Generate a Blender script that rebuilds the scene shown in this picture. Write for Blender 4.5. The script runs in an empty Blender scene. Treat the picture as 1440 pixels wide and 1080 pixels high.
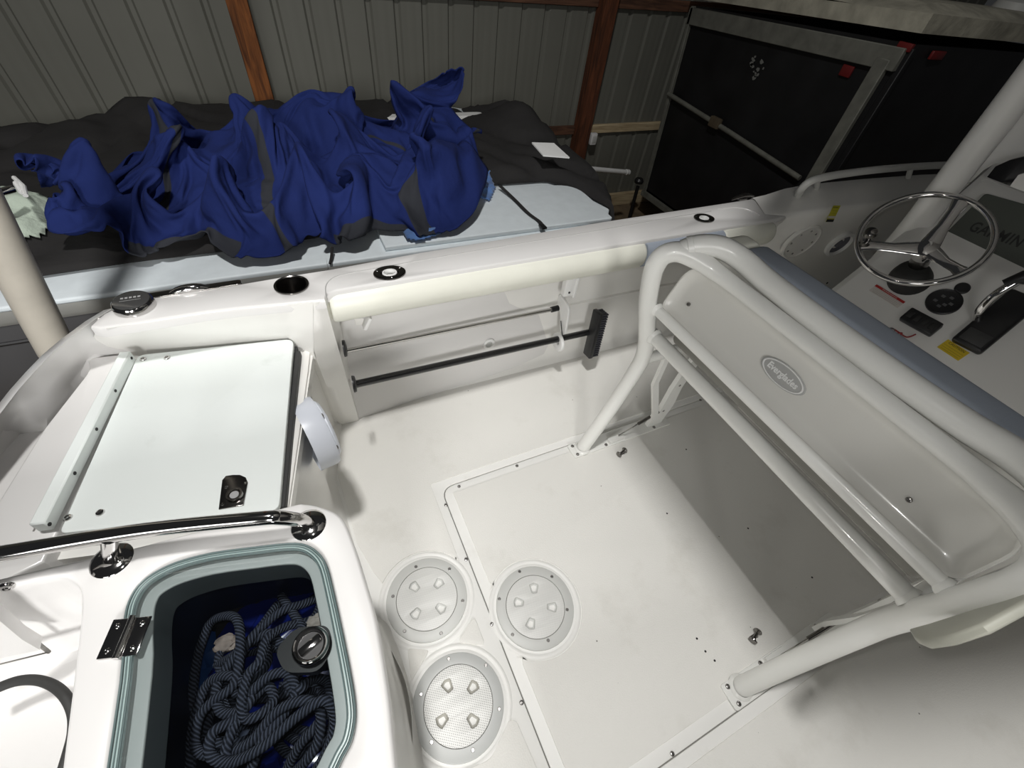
import bpy, bmesh, math, random
from mathutils import Vector, Matrix, noise
random.seed(7)
V = Vector
PI = math.pi
scn = bpy.context.scene
COL = scn.collection

# ------------------------------------------------------------------ camera, world, lights, exposure
CAM = V((0, 0, 1.5))
RM = Matrix(((0.901059642, 0.242360305, -0.359656787),
             (-0.420354762, 0.692148379, -0.586713299),
             (0.106739848, 0.679847118, 0.725544279)))
FPX = 612.08
cam_d = bpy.data.cameras.new('camera')
cam_d.sensor_width = 36.0
cam_d.lens = FPX / 1440 * 36.0
cam_d.clip_start = 0.02
cam = bpy.data.objects.new('camera', cam_d)
cam.matrix_world = Matrix.Translation(CAM) @ RM.to_4x4()
COL.objects.link(cam)
scn.camera = cam

scn.view_settings.view_transform = 'Standard'
scn.view_settings.look = 'None'
scn.view_settings.gamma = 1.0
scn.view_settings.use_curve_mapping = False
scn.view_settings.exposure = 0.0
scn.cycles.max_bounces = 14
scn.cycles.diffuse_bounces = 8

world = bpy.data.worlds.new('shed_gloom')
scn.world = world
world.use_nodes = True
bg = world.node_tree.nodes['Background']
bg.inputs['Color'].default_value = (0.95, 0.97, 1.0, 1)
bg.inputs['Strength'].default_value = 0.022


def area(name, loc, size, power, color, target=None, size_y=None):
    d = bpy.data.lights.new(name, 'AREA')
    d.energy = power
    d.color = color
    d.size = size
    if size_y:
        d.shape = 'RECTANGLE'
        d.size_y = size_y
    o = bpy.data.objects.new(name, d)
    o.location = loc
    if target is not None:
        o.rotation_euler = (V(target) - V(loc)).to_track_quat('-Z', 'Y').to_euler()
    COL.objects.link(o)
    return o


area('ceiling_lamp_light', (-0.2, 0.3, 4.6), 0.28, 124, (1.0, 0.985, 0.96))
sal = area('side_fill_light', (-1.4, -4.0, 2.4), 0.9, 14, (1.0, 0.99, 0.97), (-0.45, 1.2, 0.2))  # added unseen fill from starboard, brightens the port wall under the bolster
sal.data.spread = math.radians(46)
area('aft_fill_light', (-3.6, -3.6, 2.4), 1.6, 38, (1.0, 0.99, 0.97), (0.4, 0.8, 0.3))  # added unseen fill from astern, lifts the back panel and near frame
# unseen fill lamp added beside the lens, lifts the back panel and console
fl = bpy.data.lights.new('lens_fill_light', 'POINT')
fl.energy = 8
fl.shadow_soft_size = 0.012
fl.color = (1.0, 0.985, 0.95)
flo = bpy.data.objects.new('lens_fill_light', fl)
flo.location = CAM + RM @ V((-0.02, 0.035, -0.005))
COL.objects.link(flo)


# ------------------------------------------------------------------ rays through the photograph onto real planes
def ray(px, py):
    return RM @ V(((px - 720) / FPX, -(py - 540) / FPX, -1.0))


def at_z(px, py, z):
    d = ray(px, py)
    return CAM + d * ((z - CAM.z) / d.z)


def at_y(px, py, y):
    d = ray(px, py)
    return CAM + d * ((y - CAM.y) / d.y)


def at_x(px, py, x):
    d = ray(px, py)
    return CAM + d * ((x - CAM.x) / d.x)


def at_plane(px, py, p0, n):
    d = ray(px, py)
    return CAM + d * (((V(p0) - CAM).dot(V(n))) / d.dot(V(n)))


def zs(pts, z):
    return [at_z(x, y, z) for x, y in pts]


# ------------------------------------------------------------------ materials
def nt(name):
    m = bpy.data.materials.new(name)
    m.use_nodes = True
    t = m.node_tree
    return m, t, t.nodes['Principled BSDF']


def srgb(r, g, b):
    f = lambda c: ((c / 255) / 12.92) if c / 255 <= 0.04045 else (((c / 255) + 0.055) / 1.055) ** 2.4
    return (f(r), f(g), f(b), 1)


def mat(name, col, rough=0.5, metal=0.0, coat=0.0, var=0.0, vscale=6.0, bump=0.0, bscale=60.0, spec=0.5,
        bdist=0.002, sheen=0.0):
    m, t, b = nt(name)
    c = col if len(col) == 4 else (*col, 1)
    b.inputs['Base Color'].default_value = c
    b.inputs['Roughness'].default_value = rough
    b.inputs['Metallic'].default_value = metal
    b.inputs['Coat Weight'].default_value = coat
    b.inputs['Coat Roughness'].default_value = 0.08
    b.inputs['Specular IOR Level'].default_value = spec
    b.inputs['Sheen Weight'].default_value = sheen
    tc = t.nodes.new('ShaderNodeTexCoord')
    if var > 0:
        n = t.nodes.new('ShaderNodeTexNoise')
        n.inputs['Scale'].default_value = vscale
        n.inputs['Detail'].default_value = 6
        t.links.new(tc.outputs['Object'], n.inputs['Vector'])
        r = t.nodes.new('ShaderNodeValToRGB')
        r.color_ramp.elements[0].position = 0.3
        r.color_ramp.elements[1].position = 0.7
        r.color_ramp.elements[0].color = (*[x * (1 - var) for x in c[:3]], 1)
        r.color_ramp.elements[1].color = (*[min(1, x * (1 + var * 0.5)) for x in c[:3]], 1)
        t.links.new(n.outputs['Fac'], r.inputs['Fac'])
        t.links.new(r.outputs['Color'], b.inputs['Base Color'])
    if bump > 0:
        n = t.nodes.new('ShaderNodeTexNoise')
        n.inputs['Scale'].default_value = bscale
        n.inputs['Detail'].default_value = 4
        t.links.new(tc.outputs['Object'], n.inputs['Vector'])
        bp = t.nodes.new('ShaderNodeBump')
        bp.inputs['Strength'].default_value = bump
        bp.inputs['Distance'].default_value = bdist
        t.links.new(n.outputs['Fac'], bp.inputs['Height'])
        t.links.new(bp.outputs['Normal'], b.inputs['Normal'])
    return m


def dirty(name, col, col2, rough=0.5, sc=9.0, lo=0.62, hi=0.75, bump=0.25, bscale=220, bdist=0.001, coat=0.0):
    """a light surface with sparse scuffs and grime of its own"""
    m, t, b = nt(name)
    b.inputs['Roughness'].default_value = rough
    b.inputs['Coat Weight'].default_value = coat
    tc = t.nodes.new('ShaderNodeTexCoord')
    n = t.nodes.new('ShaderNodeTexNoise')
    n.inputs['Scale'].default_value = sc
    n.inputs['Detail'].default_value = 9
    n.inputs['Roughness'].default_value = 0.65
    t.links.new(tc.outputs['Object'], n.inputs['Vector'])
    r = t.nodes.new('ShaderNodeValToRGB')
    r.color_ramp.elements[0].position = lo
    r.color_ramp.elements[1].position = hi
    r.color_ramp.elements[0].color = col
    r.color_ramp.elements[1].color = col2
    t.links.new(n.outputs['Fac'], r.inputs['Fac'])
    # fine specks
    v = t.nodes.new('ShaderNodeTexVoronoi')
    v.inputs['Scale'].default_value = 16
    t.links.new(tc.outputs['Object'], v.inputs['Vector'])
    lt = t.nodes.new('ShaderNodeMath')
    lt.operation = 'LESS_THAN'
    lt.inputs[1].default_value = 0.035
    t.links.new(v.outputs['Distance'], lt.inputs[0])
    gate = t.nodes.new('ShaderNodeMath')
    gate.operation = 'GREATER_THAN'
    gate.inputs[1].default_value = 0.8
    sep = t.nodes.new('ShaderNodeSeparateColor')
    t.links.new(v.outputs['Color'], sep.inputs[0])
    t.links.new(sep.outputs[0], gate.inputs[0])
    mul = t.nodes.new('ShaderNodeMath')
    mul.operation = 'MULTIPLY'
    t.links.new(lt.outputs[0], mul.inputs[0])
    t.links.new(gate.outputs[0], mul.inputs[1])
    mx = t.nodes.new('ShaderNodeMix')
    mx.data_type = 'RGBA'
    mx.inputs[7].default_value = (0.16, 0.15, 0.13, 1)
    t.links.new(mul.outputs[0], mx.inputs[0])
    t.links.new(r.outputs['Color'], mx.inputs[6])
    t.links.new(mx.outputs[2], b.inputs['Base Color'])
    n2 = t.nodes.new('ShaderNodeTexNoise')
    n2.inputs['Scale'].default_value = bscale
    t.links.new(tc.outputs['Object'], n2.inputs['Vector'])
    bp = t.nodes.new('ShaderNodeBump')
    bp.inputs['Strength'].default_value = bump
    bp.inputs['Distance'].default_value = bdist
    t.links.new(n2.outputs['Fac'], bp.inputs['Height'])
    t.links.new(bp.outputs['Normal'], b.inputs['Normal'])
    return m


def fabric(name, col, rough=0.9, scale=900, var=0.2, sheen=0.2, bump=0.35):
    m, t, b = nt(name)
    b.inputs['Roughness'].default_value = rough
    b.inputs['Sheen Weight'].default_value = sheen
    b.inputs['Specular IOR Level'].default_value = 0.25
    tc = t.nodes.new('ShaderNodeTexCoord')
    n = t.nodes.new('ShaderNodeTexNoise')
    n.inputs['Scale'].default_value = 5
    n.inputs['Detail'].default_value = 8
    t.links.new(tc.outputs['Object'], n.inputs['Vector'])
    r = t.nodes.new('ShaderNodeValToRGB')
    r.color_ramp.elements[0].position = 0.3
    r.color_ramp.elements[1].position = 0.7
    r.color_ramp.elements[0].color = (*[x * (1 - var) for x in col[:3]], 1)
    r.color_ramp.elements[1].color = (*[min(1, x * (1 + var)) for x in col[:3]], 1)
    t.links.new(n.outputs['Fac'], r.inputs['Fac'])
    t.links.new(r.outputs['Color'], b.inputs['Base Color'])
    n2 = t.nodes.new('ShaderNodeTexNoise')
    n2.inputs['Scale'].default_value = 30
    n2.inputs['Detail'].default_value = 8
    t.links.new(tc.outputs['Object'], n2.inputs['Vector'])
    bp = t.nodes.new('ShaderNodeBump')
    bp.inputs['Strength'].default_value = bump
    bp.inputs['Distance'].default_value = 0.01
    t.links.new(n2.outputs['Fac'], bp.inputs['Height'])
    t.links.new(bp.outputs['Normal'], b.inputs['Normal'])
    return m


def wood(name, c1, c2, axis='Z', sc=14):
    m, t, b = nt(name)
    b.inputs['Roughness'].default_value = 0.8
    tc = t.nodes.new('ShaderNodeTexCoord')
    mp = t.nodes.new('ShaderNodeMapping')
    s = {'X': (1.2, sc, sc), 'Z': (sc, sc, 1.2)}[axis]
    mp.inputs['Scale'].default_value = s
    t.links.new(tc.outputs['Object'], mp.inputs['Vector'])
    n = t.nodes.new('ShaderNodeTexNoise')
    n.inputs['Scale'].default_value = 2.2
    n.inputs['Detail'].default_value = 8
    n.inputs['Distortion'].default_value = 1.2
    t.links.new(mp.outputs[0], n.inputs['Vector'])
    r = t.nodes.new('ShaderNodeValToRGB')
    r.color_ramp.elements[0].position = 0.35
    r.color_ramp.elements[1].position = 0.65
    r.color_ramp.elements[0].color = c1
    r.color_ramp.elements[1].color = c2
    t.links.new(n.outputs['Fac'], r.inputs['Fac'])
    t.links.new(r.outputs['Color'], b.inputs['Base Color'])
    bp = t.nodes.new('ShaderNodeBump')
    bp.inputs['Strength'].default_value = 0.4
    bp.inputs['Distance'].default_value = 0.003
    t.links.new(n.outputs['Fac'], bp.inputs['Height'])
    t.links.new(bp.outputs['Normal'], b.inputs['Normal'])
    return m


GEL = mat('gelcoat', (0.82, 0.81, 0.78), 0.32, coat=0.35, var=0.03, vscale=3)
GELW = mat('bright_gelcoat', (0.70, 0.69, 0.68), 0.3, coat=0.35, var=0.02, vscale=3)
SOLE = dirty('nonskid_sole', (0.775, 0.765, 0.73, 1), (0.66, 0.645, 0.60, 1), 0.6, sc=4.0, lo=0.56, hi=0.82, bump=0.5, bscale=260,
             bdist=0.0012)
SMOOTH = dirty('smooth_sole', (0.82, 0.815, 0.79, 1), (0.70, 0.69, 0.65, 1), 0.5, sc=7, lo=0.6, hi=0.85, bump=0.05)
STAR = dirty('starboard_lid', (0.76, 0.80, 0.785, 1), (0.68, 0.72, 0.70, 1), 0.5, sc=11, lo=0.62, hi=0.8, bump=0.12)
SEAL = mat('seam_dark', (0.20, 0.195, 0.18), 0.7)
GASK = mat('black_gasket', (0.03, 0.03, 0.03), 0.6)
PANL = mat('grey_white_panel', (0.74, 0.73, 0.69), 0.25, coat=0.4, var=0.02)
POWD = mat('powder_coat', (0.80, 0.80, 0.77), 0.3, coat=0.4, var=0.03, bump=0.08, bscale=120)
VINC = mat('cream_vinyl', (0.74, 0.74, 0.66), 0.45, var=0.05, vscale=8, bump=0.12, bscale=90)
VING = mat('blue_grey_vinyl', srgb(152, 160, 172), 0.55, bump=0.15, bscale=300)
CHR = mat('polished_steel', (0.62, 0.61, 0.60), 0.08, metal=1.0)
CHRD = mat('dark_steel', (0.22, 0.21, 0.20), 0.2, metal=1.0)
SCREW = mat('screw_steel', (0.30, 0.29, 0.28), 0.3, metal=1.0)
HOLE = mat('dark_hole', (0.02, 0.02, 0.02), 0.8)
PLW = mat('white_plastic', (0.80, 0.80, 0.79), 0.4, var=0.03)
PLG = mat('grey_ring_plastic', (0.58, 0.585, 0.565), 0.45)
PLG2 = mat('greyer_ring_plastic', (0.50, 0.51, 0.50), 0.45)
PLLT = mat('bluish_white_plastic', (0.66, 0.69, 0.76), 0.35, coat=0.2)
BLK = mat('black_plastic', (0.012, 0.012, 0.013), 0.4)
BLKR = mat('black_rubber', (0.02, 0.02, 0.019), 0.7)
BRIS = mat('dark_bristle', (0.035, 0.036, 0.045), 0.8)
BLUE = fabric('navy_canvas', srgb(24, 38, 92), var=0.12, bump=0.35, sheen=0.0)
BLKF = fabric('black_cover_canvas', srgb(44, 43, 43), var=0.12, sheen=0.0, bump=0.3)
LINING = fabric('charcoal_lining', srgb(46, 48, 54), var=0.1, sheen=0.0, bump=0.2)
DENIM = fabric('faded_blue_towel', srgb(84, 116, 168), var=0.3, bump=0.6)
TOWEL = fabric('pale_towel', srgb(178, 190, 176), var=0.15, bump=0.8)
NVINYL = mat('neighbour_white_vinyl', srgb(226, 234, 238), 0.5, var=0.05, vscale=20, bump=0.1)
NHULL = mat('neighbour_grey_hull', srgb(84, 84, 86), 0.25, coat=0.4)
RAIL = mat('rub_rail_grey', srgb(150, 150, 146), 0.4)
WOOD = wood('stained_post_wood', srgb(84, 46, 20), srgb(146, 88, 42))
WOODD = wood('dark_post_wood', srgb(66, 36, 20), srgb(110, 62, 36))
GIRTD = wood('dark_girt_wood', srgb(70, 46, 34), srgb(112, 78, 58), 'X')
GIRTL = wood('pale_girt_wood', srgb(170, 150, 118), srgb(206, 188, 152), 'X')
SIDING = mat('siding_metal', srgb(112, 112, 104), 0.6, metal=0.0, var=0.06, vscale=2)
SAND = mat('ground_dirt', srgb(120, 104, 82), 0.95, var=0.3, bump=0.6, bscale=20, bdist=0.02)
TRBLK = mat('trailer_black', (0.012, 0.012, 0.013), 0.45, var=0.5, vscale=3, bump=0.2, bscale=10)
TRGRY = mat('trailer_grey_trim', srgb(112, 112, 104), 0.6, var=0.25, vscale=12)
TROOF = mat('trailer_weathered_roof', srgb(176, 172, 156), 0.7, var=0.35, vscale=7, bump=0.4, bscale=12, bdist=0.02)
TRRED = mat('red_reflector', (0.14, 0.012, 0.012), 0.4)
POLE = mat('pole_pvc', srgb(200, 194, 182), 0.4, var=0.08, vscale=14)
NAVYI = mat('navy_liner', (0.02, 0.035, 0.08), 0.35, var=0.4, vscale=5)
YEL = mat('yellow_label', srgb(214, 186, 40), 0.5)
REDL = mat('red_label', srgb(170, 40, 36), 0.5)
WHL = mat('white_label', srgb(214, 208, 202), 0.5)
INK = mat('label_ink', (0.02, 0.02, 0.02), 0.6)
GRN = mat('yellow_green_label', srgb(170, 170, 40), 0.5)
GARG = mat('display_cover_grey', srgb(84, 88, 82), 0.5)
REDC = mat('red_cord', (0.25, 0.01, 0.012), 0.5)
SMOKE = mat('smoked_windshield', (0.01, 0.01, 0.012), 0.08)
BADGE = mat('badge_grey', (0.42, 0.42, 0.41), 0.4)


def dotted(name, base, dot, cell=0.0052):
    m, t, b = nt(name)
    b.inputs['Roughness'].default_value = 0.45
    tc = t.nodes.new('ShaderNodeTexCoord')
    mp = t.nodes.new('ShaderNodeMapping')
    mp.inputs['Scale'].default_value = (1 / cell,) * 3
    mp.inputs['Rotation'].default_value = (0, 0, 0.6)
    t.links.new(tc.outputs['Object'], mp.inputs['Vector'])
    fr = t.nodes.new('ShaderNodeVectorMath')
    fr.operation = 'FRACTION'
    t.links.new(mp.outputs[0], fr.inputs[0])
    sub = t.nodes.new('ShaderNodeVectorMath')
    sub.operation = 'SUBTRACT'
    sub.inputs[1].default_value = (0.5, 0.5, 0)
    t.links.new(fr.outputs[0], sub.inputs[0])
    mul = t.nodes.new('ShaderNodeVectorMath')
    mul.operation = 'MULTIPLY'
    mul.inputs[1].default_value = (1, 1, 0)
    t.links.new(sub.outputs[0], mul.inputs[0])
    ln = t.nodes.new('ShaderNodeVectorMath')
    ln.operation = 'LENGTH'
    t.links.new(mul.outputs[0], ln.inputs[0])
    r = t.nodes.new('ShaderNodeValToRGB')
    r.color_ramp.elements[0].position = 0.2
    r.color_ramp.elements[1].position = 0.32
    r.color_ramp.elements[0].color = dot
    r.color_ramp.elements[1].color = base
    t.links.new(ln.outputs['Value'], r.inputs['Fac'])
    t.links.new(r.outputs['Color'], b.inputs['Base Color'])
    return m


DOTS = dotted('dimpled_white', (0.78, 0.78, 0.76, 1), (0.38, 0.38, 0.37, 1))
DOTF = dotted('faint_dimples', (0.70, 0.70, 0.68, 1), (0.60, 0.60, 0.58, 1))


def rope_mat():
    m, t, b = nt('navy_rope')
    b.inputs['Roughness'].default_value = 0.8
    uv = t.nodes.new('ShaderNodeUVMap')
    w = t.nodes.new('ShaderNodeTexWave')
    w.wave_type = 'BANDS'
    w.bands_direction = 'DIAGONAL'
    w.inputs['Scale'].default_value = 1.0
    w.inputs['Distortion'].default_value = 0.6
    mp = t.nodes.new('ShaderNodeMapping')
    mp.inputs['Scale'].default_value = (1, 1, 1)
    t.links.new(uv.outputs[0], mp.inputs['Vector'])
    t.links.new(mp.outputs[0], w.inputs['Vector'])
    r = t.nodes.new('ShaderNodeValToRGB')
    r.color_ramp.elements[0].color = srgb(20, 24, 36)
    r.color_ramp.elements[1].color = srgb(92, 98, 116)
    t.links.new(w.outputs['Fac'], r.inputs['Fac'])
    t.links.new(r.outputs['Color'], b.inputs['Base Color'])
    bp = t.nodes.new('ShaderNodeBump')
    bp.inputs['Strength'].default_value = 0.8
    bp.inputs['Distance'].default_value = 0.003
    t.links.new(w.outputs['Fac'], bp.inputs['Height'])
    t.links.new(bp.outputs['Normal'], b.inputs['Normal'])
    return m


ROPE = rope_mat()


def glass_mat(name, tint, gl=0.06):
    m = bpy.data.materials.new(name)
    m.use_nodes = True
    t = m.node_tree
    t.nodes.clear()
    out = t.nodes.new('ShaderNodeOutputMaterial')
    tr = t.nodes.new('ShaderNodeBsdfTransparent')
    tr.inputs[0].default_value = tint
    g = t.nodes.new('ShaderNodeBsdfGlossy')
    g.inputs['Roughness'].default_value = 0.022
    fr = t.nodes.new('ShaderNodeFresnel')
    fr.inputs['IOR'].default_value = 1.49
    mx = t.nodes.new('ShaderNodeMixShader')
    t.links.new(fr.outputs[0], mx.inputs[0])
    t.links.new(tr.outputs[0], mx.inputs[1])
    t.links.new(g.outputs[0], mx.inputs[2])
    t.links.new(mx.outputs[0], out.inputs[0])
    return m


ACRY = glass_mat('clear_acrylic', (0.84, 0.86, 0.865, 1))
ACRE = mat('acrylic_edge', srgb(150, 168, 166), 0.25, coat=0.5)
ACRD = mat('acrylic_edge_dark', srgb(86, 102, 102), 0.3)


# ------------------------------------------------------------------ object helpers
ORG = {}


def tag(o, label=None, cat=None, group=None, kind=None):
    if label:
        o['label'] = label
    if cat:
        o['category'] = cat
    if group:
        o['group'] = group
    if kind:
        o['kind'] = kind
    return o


def thing(name, loc, label, cat, group=None):
    o = bpy.data.objects.new(name, None)
    o.empty_display_size = 0.05
    o.location = loc
    COL.objects.link(o)
    ORG[o.name] = V(loc)
    return tag(o, label, cat, group)


def smooth_by_angle(me, ang=38):
    bm = bmesh.new()
    bm.from_mesh(me)
    lim = math.radians(ang)
    for f in bm.faces:
        f.smooth = True
    for e in bm.edges:
        if len(e.link_faces) == 2:
            e.smooth = e.calc_face_angle(0) < lim
    bm.to_mesh(me)
    bm.free()


def link_mesh(name, me, m, parent=None, origin=None, smooth=38):
    """mesh given in world coordinates -> object whose origin is its thing's"""
    if parent is not None:
        org = ORG[parent.name]
    elif origin is not None:
        org = V(origin)
    else:
        xs = [v.co for v in me.vertices]
        lo = V((min(c.x for c in xs), min(c.y for c in xs), min(c.z for c in xs)))
        hi = V((max(c.x for c in xs), max(c.y for c in xs), max(c.z for c in xs)))
        org = V(((lo.x + hi.x) / 2, (lo.y + hi.y) / 2, lo.z))
    me.transform(Matrix.Translation(-org))
    if smooth:
        smooth_by_angle(me, smooth)
    if m is not None:
        for mm in (m if isinstance(m, (list, tuple)) else [m]):
            me.materials.append(mm)
    me.name = name
    o = bpy.data.objects.new(name, me)
    COL.objects.link(o)
    if parent is not None:
        o.parent = parent
    else:
        o.location = org
    ORG[o.name] = org
    return o


class MB:
    def __init__(s):
        s.v = []
        s.f = []
        s.uv = []

    def add(s, vs, fs, mtx=None):
        n = len(s.v)
        for v in vs:
            v = V(v)
            s.v.append(mtx @ v if mtx is not None else v)
        for f in fs:
            s.f.append([i + n for i in f])
        return s

    def box(s, c, size, mtx=None, bevel=0.0, seg=2):
        bm = bmesh.new()
        bmesh.ops.create_cube(bm, size=1.0)
        for v in bm.verts:
            v.co = V((v.co.x * size[0], v.co.y * size[1], v.co.z * size[2]))
        if bevel:
            bmesh.ops.bevel(bm, geom=list(bm.edges), offset=bevel, segments=seg, affect='EDGES', profile=0.5)
        bm.verts.index_update()
        T = Matrix.Translation(V(c))
        M_ = (T @ mtx.to_4x4()) if mtx is not None else T
        s.add([v.co.copy() for v in bm.verts], [[v.index for v in f.verts] for f in bm.faces], M_)
        bm.free()
        return s

    def grid(s, rows, close_u=False, close_v=False):
        """rows of equal length lists of points"""
        n = len(s.v)
        R, Cn = len(rows), len(rows[0])
        for r in rows:
            for p in r:
                s.v.append(V(p))
        for i in range(R - (0 if close_u else 1)):
            for j in range(Cn - (0 if close_v else 1)):
                a = n + i * Cn + j
                b = n + i * Cn + (j + 1) % Cn
                c = n + ((i + 1) % R) * Cn + (j + 1) % Cn
                d = n + ((i + 1) % R) * Cn + j
                s.f.append([a, b, c, d])
        return s

    def tube(s, pts, r, seg=12, closed=False, cap=True, squash=None):
        pts = [V(p) for p in pts]
        n = len(pts)
        rs = r if isinstance(r, (list, tuple)) else [r] * n
        rows = []
        T = []
        for i in range(n):
            if closed:
                t = pts[(i + 1) % n] - pts[i - 1]
            else:
                t = pts[min(i + 1, n - 1)] - pts[max(i - 1, 0)]
            T.append(t.normalized())
        u = T[0].orthogonal().normalized()
        for i in range(n):
            u = (u - T[i] * u.dot(T[i]))
            if u.length < 1e-6:
                u = T[i].orthogonal()
            u.normalize()
            w = T[i].cross(u)
            rows.append([pts[i] + (u * math.cos(a) + w * math.sin(a)) * rs[i] for a in
                         [2 * PI * k / seg for k in range(seg)]])
        base = len(s.v)
        s.grid(rows, close_u=closed, close_v=True)
        if cap and not closed:
            s.f.append([base + k for k in range(seg)][::-1])
            s.f.append([base + (n - 1) * seg + k for k in range(seg)])
        return s

    def lathe(s, prof, c=(0, 0, 0), axis=(0, 0, 1), seg=32, up=None):
        """prof: list of (radius, height); r=0 end points become poles"""
        ax = V(axis).normalized()
        u = ax.orthogonal().normalized() if up is None else (V(up) - ax * V(up).dot(ax)).normalized()
        w = ax.cross(u)
        c = V(c)
        prev = None
        for (r, h) in prof:
            if r <= 1e-7:
                s.v.append(c + ax * h)
                cur = [len(s.v) - 1]
            else:
                b = len(s.v)
                for k in range(seg):
                    a = 2 * PI * k / seg
                    s.v.append(c + ax * h + (u * math.cos(a) + w * math.sin(a)) * r)
                cur = list(range(b, b + seg))
            if prev is not None:
                if len(prev) == 1 and len(cur) > 1:
                    for k in range(seg):
                        s.f.append([prev[0], cur[k], cur[(k + 1) % seg]])
                elif len(cur) == 1 and len(prev) > 1:
                    for k in range(seg):
                        s.f.append([prev[k], cur[0], prev[(k + 1) % seg]][::1])
                elif len(cur) > 1:
                    for k in range(seg):
                        s.f.append([prev[k], cur[k], cur[(k + 1) % seg], prev[(k + 1) % seg]])
            prev = cur
        return s

    def screw(s, c, axis=(0, 0, 1), r=0.006, h=0.0025, up=None):
        return s.lathe([(0, h * 0.35), (r * 0.42, h * 0.35), (r * 0.5, h), (r * 0.8, h * 0.8), (r, 0), (r, -0.002)], c,
                       axis, 12)

    def prism(s, poly, z0, z1):
        n = len(poly)
        b = len(s.v)
        for p in poly:
            s.v.append(V((p[0], p[1], z0)))
        for p in poly:
            s.v.append(V((p[0], p[1], z1)))
        s.f.append([b + i for i in range(n)][::-1])
        s.f.append([b + n + i for i in range(n)])
        for i in range(n):
            j = (i + 1) % n
            s.f.append([b + i, b + j, b + n + j, b + n + i])
        return s

    def mesh(s, weld=0.0):
        me = bpy.data.meshes.new('m')
        me.from_pydata([tuple(v) for v in s.v], [], s.f)
        me.update()
        bm = bmesh.new()
        bm.from_mesh(me)
        if weld:
            bmesh.ops.remove_doubles(bm, verts=bm.verts, dist=weld)
        bmesh.ops.recalc_face_normals(bm, faces=bm.faces)
        bm.to_mesh(me)
        bm.free()
        return me

    def build(s, name, m, parent=None, smooth=38, weld=0.0, origin=None):
        return link_mesh(name, s.mesh(weld), m, parent, origin, smooth)


def path(pts, n=8, closed=False):
    """Catmull-Rom through points"""
    pts = [V(p) for p in pts]
    out = []
    N = len(pts)
    rng = range(N) if closed else range(N - 1)
    for i in rng:
        if closed:
            p0, p1, p2, p3 = pts[i - 1], pts[i], pts[(i + 1) % N], pts[(i + 2) % N]
        else:
            p0, p1, p2, p3 = pts[max(i - 1, 0)], pts[i], pts[i + 1], pts[min(i + 2, N - 1)]
        for k in range(n):
            t = k / n
            out.append(0.5 * ((2 * p1) + (p2 - p0) * t + (2 * p0 - 5 * p1 + 4 * p2 - p3) * t * t + (
                    3 * p1 - p0 - 3 * p2 + p3) * t ** 3))
    if not closed:
        out.append(pts[-1])
    return out


def rounded(poly, r, seg=6):
    """round the corners of a 2D/3D polygon; r scalar or list"""
    out = []
    n = len(poly)
    P = [V(p) for p in poly]
    for i in range(n):
        a, b, c = P[i - 1], P[i], P[(i + 1) % n]
        rr = r[i] if isinstance(r, (list, tuple)) else r
        if rr <= 0:
            out.append(b)
            continue
        d1 = (a - b)
        d2 = (c - b)
        rr = min(rr, d1.length * 0.49, d2.length * 0.49)
        p = b + d1.normalized() * rr
        q = b + d2.normalized() * rr
        for k in range(seg + 1):
            t = k / seg
            out.append((1 - t) ** 2 * p + 2 * t * (1 - t) * b + t * t * q)
    return out


def plate_mesh(outlines, z0, z1, bevel=0.0, mtx=None, bres=2):
    """filled 2D outlines (first outer, others holes), thickness z0..z1, bevelled edges"""
    cu = bpy.data.curves.new('c', 'CURVE')
    cu.dimensions = '2D'
    cu.fill_mode = 'BOTH'
    th = (z1 - z0) / 2
    cu.extrude = max(th - bevel, 0.0)
    cu.bevel_depth = bevel
    cu.bevel_resolution = bres
    cu.offset = -bevel
    for pl in outlines:
        sp = cu.splines.new('POLY')
        sp.points.add(len(pl) - 1)
        for i, p in enumerate(pl):
            sp.points[i].co = (p[0], p[1], 0, 1)
        sp.use_cyclic_u = True
    ob = bpy.data.objects.new('tmp', cu)
    COL.objects.link(ob)
    me = bpy.data.meshes.new_from_object(ob.evaluated_get(bpy.context.evaluated_depsgraph_get()))
    bpy.data.objects.remove(ob)
    me.transform(Matrix.Translation((0, 0, (z0 + z1) / 2)))
    if mtx is not None:
        me.transform(mtx)
    bm = bmesh.new()
    bm.from_mesh(me)
    bmesh.ops.remove_doubles(bm, verts=bm.verts, dist=1e-5)
    bmesh.ops.recalc_face_normals(bm, faces=bm.faces)
    bm.to_mesh(me)
    bm.free()
    return me


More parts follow.
